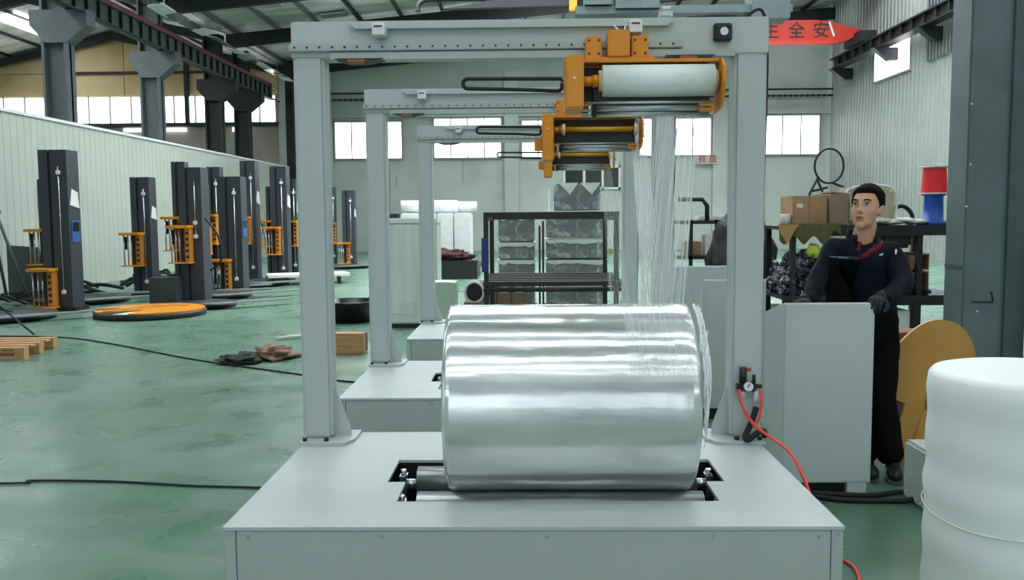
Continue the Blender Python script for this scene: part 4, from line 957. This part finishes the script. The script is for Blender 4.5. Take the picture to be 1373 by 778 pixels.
for i,(r,z) in enumerate(prof):
    for k in range(n):
        a=2*PI*k/n; q=r+(.004*mnoise.noise(Vector((math.cos(a)*1.5,math.sin(a)*1.5,z*2.5))) if i>1 else 0)
        if .40<z<.44 and i>3: q+=.006
        vs.append((1.965+q*math.cos(a),3.4+q*math.sin(a),z))
b.add(vs,[(i*n+k,i*n+(k+1)%n,(i+1)*n+(k+1)%n,(i+1)*n+k) for i in range(len(prof)-1) for k in range(n)],True); b.obj('foam', foam, t)
for z in (.33,):
    B(t.location).tube([(1.965+.386*math.cos(a),3.4+.386*math.sin(a),z+.012*math.sin(a*3)) for a in [2*PI*k/48 for k in range(48)]],.0025,6,True).obj('wrap_ridge', filmw, t)
put('wrapped_box','small white bubble-wrapped box on the floor behind the foam roll','box',B((2.1,4.4,0)).bbox(1.985,2.3,4.2,4.6,0,.31,.015),mat('bubble wrap','D8DFDD',.35,bump=.8,bscale=60))

# ================================================================== THE WORKER
skinm = mat('skin','C49578',.5,var=.08,vscale=20); hairm = mat('black hair','080707',.8,spec=.15,bump=.5,bscale=60)
navy = mat('navy work jacket','0B101F',.85,spec=.25,var=.3,vscale=5,bump=.35,bscale=9); trous = mat('black trousers','08090D',.9,spec=.15,var=.2,bump=.3,bscale=8)
apron = mat('black apron','07080B',.9,spec=.1); redl = mat('dark red lining','5A0E1A',.8); glove = mat('dark knit glove','2B2D30',.9,var=.4,vscale=40,bump=.6,bscale=90)
man = thing('person','worker in navy jacket, dark apron and gloves leaning on the grey console, looking up left','person',(1.98,5.02,0))
def fin(o, m, parent, mods):
    for t,kw in mods:
        md = o.modifiers.new(t,t)
        for k,v in kw.items(): setattr(md,k,v)
    dg = bpy.context.evaluated_depsgraph_get(); dg.update()
    me = bpy.data.meshes.new_from_object(o.evaluated_get(dg)); nm = o.name
    bpy.data.objects.remove(o); return me
def skin_mesh(chains, sub=2, root=0):
    """chains: lists of (point, radius x, radius y); points shared by key join up"""
    V=[];Rr=[];E=[];key={}
    for ch in chains:
        prev=None
        for p,rx,ry in ch:
            k=tuple(round(c,4) for c in p)
            if k not in key: key[k]=len(V);V.append(p);Rr.append((rx,ry))
            if prev is not None: E.append((prev,key[k]))
            prev=key[k]
    me=bpy.data.meshes.new('sk');me.from_pydata(V,E,[]);o=bpy.data.objects.new('sk',me);C.objects.link(o)
    o.modifiers.new('s','SKIN'); me.update()
    if not me.skin_vertices: 
        bm=bmesh.new();bm.from_mesh(me);bm.verts.layers.skin.verify();bm.to_mesh(me);bm.free()
    for i,sv in enumerate(me.skin_vertices[0].data): sv.radius=Rr[i]; sv.use_root=(i==root)
    o.modifiers['s'].use_smooth_shade=True
    return fin(o,None,None,[('SUBSURF',dict(levels=sub,render_levels=sub))])
def meshobj(name, me, m, parent, off=None):
    me.name=name; me.materials.clear(); me.materials.append(m)
    for p in me.polygons: p.use_smooth=True; p.material_index=0
    me.transform(Matrix.Translation(-Vector(man.location)))
    o=bpy.data.objects.new(name,me);C.objects.link(o);o.parent=parent;return o
# joints (metres, world)
pel=(1.985,5.09,.93); wai=(1.955,5.07,1.06); che=(1.91,5.03,1.22); nck=(1.877,4.99,1.36)
sl=(1.735,5.01,1.30); el=(1.615,4.93,1.12); hl=(1.535,4.80,1.02)
sr=(2.035,4.98,1.295); er=(2.065,4.84,1.11); hr=(1.885,4.66,1.04)
HC=Vector((1.883,4.93,1.522))
torso=[(pel,.15,.11),(wai,.145,.105),(che,.165,.115),((1.885,5.0,1.31),.13,.095)]
def limb(*a): return list(a)
up_l=[((1.885,5.0,1.31),.13,.095),(sl,.075,.075),((1.675,4.975,1.20),.062,.062),(el,.056,.056),((1.575,4.865,1.065),.05,.05),(hl,.042,.042)]
up_r=[((1.885,5.0,1.31),.13,.095),(sr,.078,.078),((2.065,4.92,1.20),.065,.065),(er,.060,.060),((1.975,4.75,1.07),.052,.052),(hr,.044,.044)]
legl=[((1.985,5.09,.93),.15,.11),((1.905,5.08,.84),.10,.10),((1.90,5.03,.49),.066,.07),((1.955,5.02,.12),.052,.055)]
legr=[((1.985,5.09,.93),.15,.11),((2.065,5.09,.84),.10,.10),((2.035,5.02,.49),.066,.07),((2.075,4.97,.12),.055,.058)]
k=.82
sc=lambda ch,f: [(p,a*f,b_*f) for p,a,b_ in ch]
# head pieces in the head's own frame: +Y forward
face=Vector((-.64,-.74,.15)).normalized(); rgt=Vector((face.y,-face.x,0)).normalized()*1; rgt=face.cross(Vector((0,0,1))).normalized(); upv=rgt.cross(face)
HR=Matrix((rgt,face,upv)).transposed()
def hp(p): return HC+HR@(Vector(p)*1.06)
b=B()
for c,r in (((0,-.015,.035),(.073,.092,.088)),((0,.025,-.02),(.064,.066,.088)),((0,.035,-.072),(.050,.048,.036)),((0,.066,-.095),(.024,.022,.020)),
            ((0,.098,-.022),(.012,.015,.012)),((0,.088,.004),(.009,.012,.030)),((-.010,.089,-.027),(.009,.010,.009)),((.010,.089,-.027),(.009,.010,.009)),
            ((-.034,.056,-.020),(.026,.022,.024)),((.034,.056,-.020),(.026,.022,.024)),((0,.070,.035),(.048,.020,.016)),((0,.084,-.058),(.024,.012,.014)),
            ((-.070,-.008,-.008),(.010,.020,.032)),((.070,-.008,-.008),(.010,.020,.032)),((-.074,-.016,.006),(.012,.014,.018)),((.074,-.016,.006),(.012,.014,.018))):
    b.ell(hp(c),tuple(q*1.06 for q in r),HR,20,14)
b.cyl(hp((0,-.02,-.07)),(1.88,4.985,1.33),.055,24,.062)
bodyme=skin_mesh([sc(torso,.72),sc(up_l,.72),sc(up_r,.72),sc(legl,k),sc(legr,k)],2)
hb=b.obj('tmp',skinm); hme=hb.data; hme.transform(Matrix.Translation(hb.location))
bmj=bmesh.new(); bmj.from_mesh(bodyme); bmj.from_mesh(hme)
# hands inside the gloves: palm and fingers fused into the body
def hand(wr, d, up, curl, side, s=1.0, thick=1.0):
    """palm + five separate bent fingers; d forward, up = back of hand"""
    wr=Vector(wr); d=Vector(d).normalized(); up=Vector(up); up=(up-d*up.dot(d)).normalized(); lat=d.cross(up)*side
    P=lambda f,l,u: wr+(d*f+lat*l+up*u)*s
    bb=B(); pm=[]
    bb.ell(P(.045,0,0),(.048*s,.040*s,.018*s*thick),Matrix((d,lat,up)).transposed(),18,12)
    bb.cyl(P(-.075,0,0),P(.02,0,0),.028*s,16,.030*s)
    fl=[(.028,.062,.0085),(.0095,.072,.009),(-.0095,.068,.0088),(-.028,.054,.0078)]
    for l,L,r in fl:
        pts=[P(.075,l,.002)]; a=0; 
        for q,seg in enumerate((.45,.32,.25)):
            a+=curl[q]; last=pts[-1]; pts.append(last+(d*math.cos(a)-up*math.sin(a)+lat*l*.8)*L*seg*s)
        bb.tube([P(.03,l*.75,.0)]+pts,[r*s*thick]*2+[r*.95*s*thick,r*.88*s*thick,r*.75*s*thick],10)
        for pt,rr in ((pts[-1],r*.75),(pts[1],r),(pts[2],r*.9)): bb.ell(pt,(rr*s*thick,)*3,None,10,8)
    th=[P(.015,.028,-.004),P(.042,.050,-.014),P(.064,.058,-.028),P(.080,.052,-.040)]
    bb.tube(th,[.013*s,.0115*s*thick,.0105*s*thick,.009*s*thick],10); bb.ell(th[-1],(.009*s*thick,)*3,None,10,8); bb.ell(th[1],(.0115*s*thick,)*3,None,10,8)
    return bb
handR=((1.85,4.635,1.055),(-.55,-.80,-.12),(.25,.05,1),(.55,.75,.55),-1)
handL=((1.50,4.775,1.03),(-.35,-.95,-.12),(0,0,1),(.25,.5,.4),1)
for h in (handR,handL):
    t_=hand(*h,s=.95,thick=.9); m_=t_.obj('tmp',skinm); m_.data.transform(Matrix.Translation(m_.location)); bmj.from_mesh(m_.data); bpy.data.objects.remove(m_)
# bare feet inside the shoes
for ax,ay,tx,ty in ((1.955,5.02,1.93,4.88),(2.085,4.97,2.05,4.85)):
    t_=B().ell(((ax+tx)/2,(ay+ty)/2,.05),(.024,.085,.02)); t_.cyl((ax,ay,.16),(ax,ay,.05),.035,14); m_=t_.obj('tmp',skinm); m_.data.transform(Matrix.Translation(m_.location)); bmj.from_mesh(m_.data); bpy.data.objects.remove(m_)
jm=bpy.data.meshes.new('j'); bmj.to_mesh(jm); bmj.free(); bpy.data.objects.remove(hb)
jo=bpy.data.objects.new('jo',jm); C.objects.link(jo)
me=fin(jo,None,None,[('REMESH',dict(mode='VOXEL',voxel_size=.0042)),('SMOOTH',dict(factor=.5,iterations=3))])
bmk=bmesh.new(); bmk.from_mesh(me); seen=set(); best=[]
for v0 in bmk.verts:
    if v0 in seen: continue
    comp=[v0]; seen.add(v0)
    for v in comp:
        for e_ in v.link_edges:
            w_=e_.other_vert(v)
            if w_ not in seen: seen.add(w_); comp.append(w_)
    if len(comp)>len(best): best=comp
best=set(best); print('BODY', len(bmk.verts), len(best)); bmesh.ops.delete(bmk,geom=[v for v in bmk.verts if v not in best],context='VERTS'); bmk.to_mesh(me); bmk.free()
body=meshobj('body',me,skinm,man)
# face details
def part(name,bb,m,parent=body):
    o=bb.obj('tmp',m); me=o.data; me.transform(Matrix.Translation(o.location)); bpy.data.objects.remove(o); return meshobj(name,me,m,parent)
eyew=mat('eye white','C9C2BC',.3); iris=mat('dark iris','120C0A',.2); lip=mat('lips','A0614F',.5)
for s in (-1,1):
    e=part('eye',B().ell(hp((s*.030,.0845,.012)),(.0135,.006,.0058),HR,14,10),eyew)
    part('iris',B().ell(hp((s*.030-.002,.0895,.0135)),(.0066,.003,.0060),HR,12,8),iris,body)
    part('eyelid',B().tube([hp((s*.030+x,.0895-abs(x)*.25,.0185-abs(x)*.15)) for x in (-.015,-.008,0,.008,.015)],[.001,.0022,.0026,.0022,.001],6),mat('dark lid','3A231C',.6))
    part('eyebrow',B().tube([hp((s*.032+x*s,.094-abs(x)*.35-(x>0)*.002,.034+.002-x*x*12)) for x in (-.018,-.009,0,.010,.022)],[.0018,.0035,.0038,.003,.0012],8),hairm)
part('upper_lip',B().ell(hp((0,.0965,-.0535)),(.020,.004,.0038),HR,14,8),lip)
part('lower_lip',B().ell(hp((0,.0955,-.063)),(.017,.0045,.0045),HR,14,8),lip)
part('mouth_line',B().tube([hp((x,.0985-abs(x)*.25,-.058)) for x in (-.018,-.008,0,.008,.018)],.0014,6),mat('dark lid','3A231C'))
for s in (-1,1): part('nostril',B().ell(hp((s*.006,.104,-.031)),(.003,.003,.002),HR,8,6),iris)
# hair: short cap hugging the skull, receding into the head over the face
hbm=bmesh.new(); bmesh.ops.create_icosphere(hbm,subdivisions=5,radius=1)
for v in hbm.verts:
    d=v.co.copy(); x,y,z=d
    p=Vector((x*.0800,-.016+y*.101,.044+z*(.090 if z>0 else .094)))
    lo=-.055 if p.y<-.02 else (.0 if p.y<.015 else (.030+(p.y-.015)*1.9))
    front=.094
    lim=lo if p.y<.045 else front
    if p.y>.045: lim=max(lim,.088)
    if p.z<lim: p=Vector((0,-.01,.03))+(p-Vector((0,-.01,.03)))*max(.6,1-(lim-p.z)*22*.35)
    else: p+=Vector((x,y,z))*(.003*mnoise.noise(d*14)+.004*(z>.3))
    v.co=hp(p)
hm=bpy.data.meshes.new('h'); hbm.to_mesh(hm); hbm.free(); meshobj('hair',hm,hairm,body)
# clothing
jk=skin_mesh([[((1.98,5.08,.86),.158,.125)]+sc(torso,1.04),sc(up_l,1.05),sc(up_r,1.05)],2)
for v in jk.vertices:
    n=mnoise.noise(v.co*9)*.008+mnoise.noise(v.co*22)*.004; v.co+=v.normal*n
jacket=meshobj('jacket',jk,navy,man)
tr=skin_mesh([[((1.97,5.08,1.0),.142,.112),((1.985,5.09,.93),.152,.120),((1.905,5.08,.80),.112,.112),((1.90,5.03,.49),.078,.085),((1.93,5.02,.28),.072,.08),((1.955,5.015,.055),.076,.085)],
              [((1.985,5.09,.93),.150,.118),((2.055,5.09,.80),.112,.112),((2.028,5.02,.49),.080,.086),((2.045,4.985,.28),.072,.082),((2.08,4.965,.055),.078,.088)]],2)
for v in tr.vertices: v.co+=v.normal*(mnoise.noise(v.co*8)*.009)
meshobj('trousers',tr,trous,man)
# collar, lining, patches, apron
ring=lambda c,rx,ry,z0,z1,a0,a1,n=22:[(Vector((c[0]+rx*math.cos(a),c[1]+ry*math.sin(a),z)),) for a in [a0+(a1-a0)*i/n for i in range(n+1)] for z in (z0,z1)]
b=B(); n=26; V=[]
for i in range(n+1):
    a=math.radians(-55)+math.radians(290)*i/n
    for r,z in ((.090,1.352),(.080,1.408),(.075,1.406),(.084,1.352)):
        V.append((1.882+r*math.cos(a),4.985+r*.85*math.sin(a),z-(.028 if math.sin(a)<-.3 else 0)))
b.add(V,[(i*4+k,i*4+(k+1)%4,i*4+4+(k+1)%4,i*4+4+k) for i in range(n) for k in range(4)],True); part('collar',b,navy,jacket)
def strip(name, pts, w, m, parent, th=.006):
    """ribbon through pts facing the viewer"""
    b=B(); V=[]
    for i,p in enumerate(pts):
        p=Vector(p); d=(Vector(pts[min(i+1,len(pts)-1)])-Vector(pts[max(i-1,0)])).normalized(); s_=d.cross(Vector((.3,1,0)).normalized()).normalized()
        ww=w[i] if isinstance(w,(list,tuple)) else w
        for a,c in ((-1,0),(1,0),(1,1),(-1,1)): V.append(p+s_*ww*a*.5+Vector((.0,-th,0))*c)
    b.add(V,[(i*4+k,i*4+(k+1)%4,i*4+4+(k+1)%4,i*4+4+k) for i in range(len(pts)-1) for k in range(4)]+[(0,1,2,3),(len(V)-4,len(V)-1,len(V)-2,len(V)-3)])
    return part(name,b,m,parent)
from mathutils.bvhtree import BVHTree
bv=BVHTree.FromPolygons([v.co+Vector(man.location) for v in jacket.data.vertices],[tuple(p.vertices) for p in jacket.data.polygons])
def on(x,z,off=.004,y0=4.2):
    h=bv.ray_cast(Vector((x,y0,z)),Vector((0,1,0)))
    return Vector((x,(h[0].y if h[0] else 4.95)-off,z))
def path_on(a,c,n=8,off=.004): return [on(a[0]+(c[0]-a[0])*i/n,a[1]+(c[1]-a[1])*i/n,off) for i in range(n+1)]
strip('red_lapel',path_on((1.845,1.245),(1.985,1.345)),[.02,.028,.034,.036,.036,.034,.03,.024,.012],redl,jacket,.003)
strip('red_lapel',path_on((1.835,1.29),(1.855,1.36)),.02,redl,jacket,.003)
strip('jacket_zip',path_on((1.845,1.335),(1.85,1.05)),.008,mat('zip','2A2C33',.4,.6),jacket,.002)
part('shoulder_patch',B().bbox(-.008,.008,-.003,.003,-.017,.017,.002) if 0 else B().ell(on(2.035,1.285,.002),(.006,.003,.017)),white,jacket)
strip('chest_badge',path_on((1.945,1.265),(1.965,1.275),3),.010,mat('badge','B9BCC4',.5),jacket,.002)
b=B(); V=[]; nx,nz=10,10
for j in range(nz+1):
    for i in range(nx+1):
        V.append(on(1.675+.175*i/nx,1.255-.30*j/nz,.004))
b.add(V,[(j*(nx+1)+i,j*(nx+1)+i+1,(j+1)*(nx+1)+i+1,(j+1)*(nx+1)+i) for j in range(nz) for i in range(nx)],True)
ap=part('apron',b,apron,jacket); md=ap.modifiers.new('s','SOLIDIFY'); md.thickness=.006
strip('apron_strip',[on(1.68+.165*i/6,1.257-.008*i/6,.006) for i in range(7)],.012,mat('grey strip','6C7178',.5),jacket,.004)
# sleeve cuffs
for a,c in (((1.56,4.84,1.045),hl),((1.925,4.70,1.055),hr)):
    a=Vector(a); c=Vector(c); part('cuff',B().cyl(a,c,.047,20,.042,caps=False).cyl(c,a,.040,20,.044),navy,jacket)
for nm,h in (('glove',handR),('glove',handL)): part(nm,hand(*h,s=1.0,thick=1.15),glove,man)
# shoes
for ax,ay,tx,ty in ((1.955,5.02,1.925,4.87),(2.085,4.97,2.045,4.84)):
    d=Vector((tx-ax,ty-ay,0)).normalized(); R=Matrix((d,Vector((-d.y,d.x,0)),Vector((0,0,1)))).transposed()
    b=B(); c=Vector(((ax+tx)/2,(ay+ty)/2,.045)); b.ell(c+d*.04,(.105,.045,.038),R,20,12); b.ell(Vector((ax,ay,.06)),(.06,.042,.055),R,18,12)
    sh=part('shoe',b,black,man); b=B()
    pts=[tuple((Vector((c.x,c.y,0))+R@Vector((.125*math.cos(t)+.015,.046*math.sin(t)*(1+.15*math.cos(t)),0)))[:2]) for t in [2*PI*k_/28 for k_ in range(28)]]
    b.prism(pts,'z',.0,.018); part('sole',b,mat('shoe sole','55575A',.7),sh)
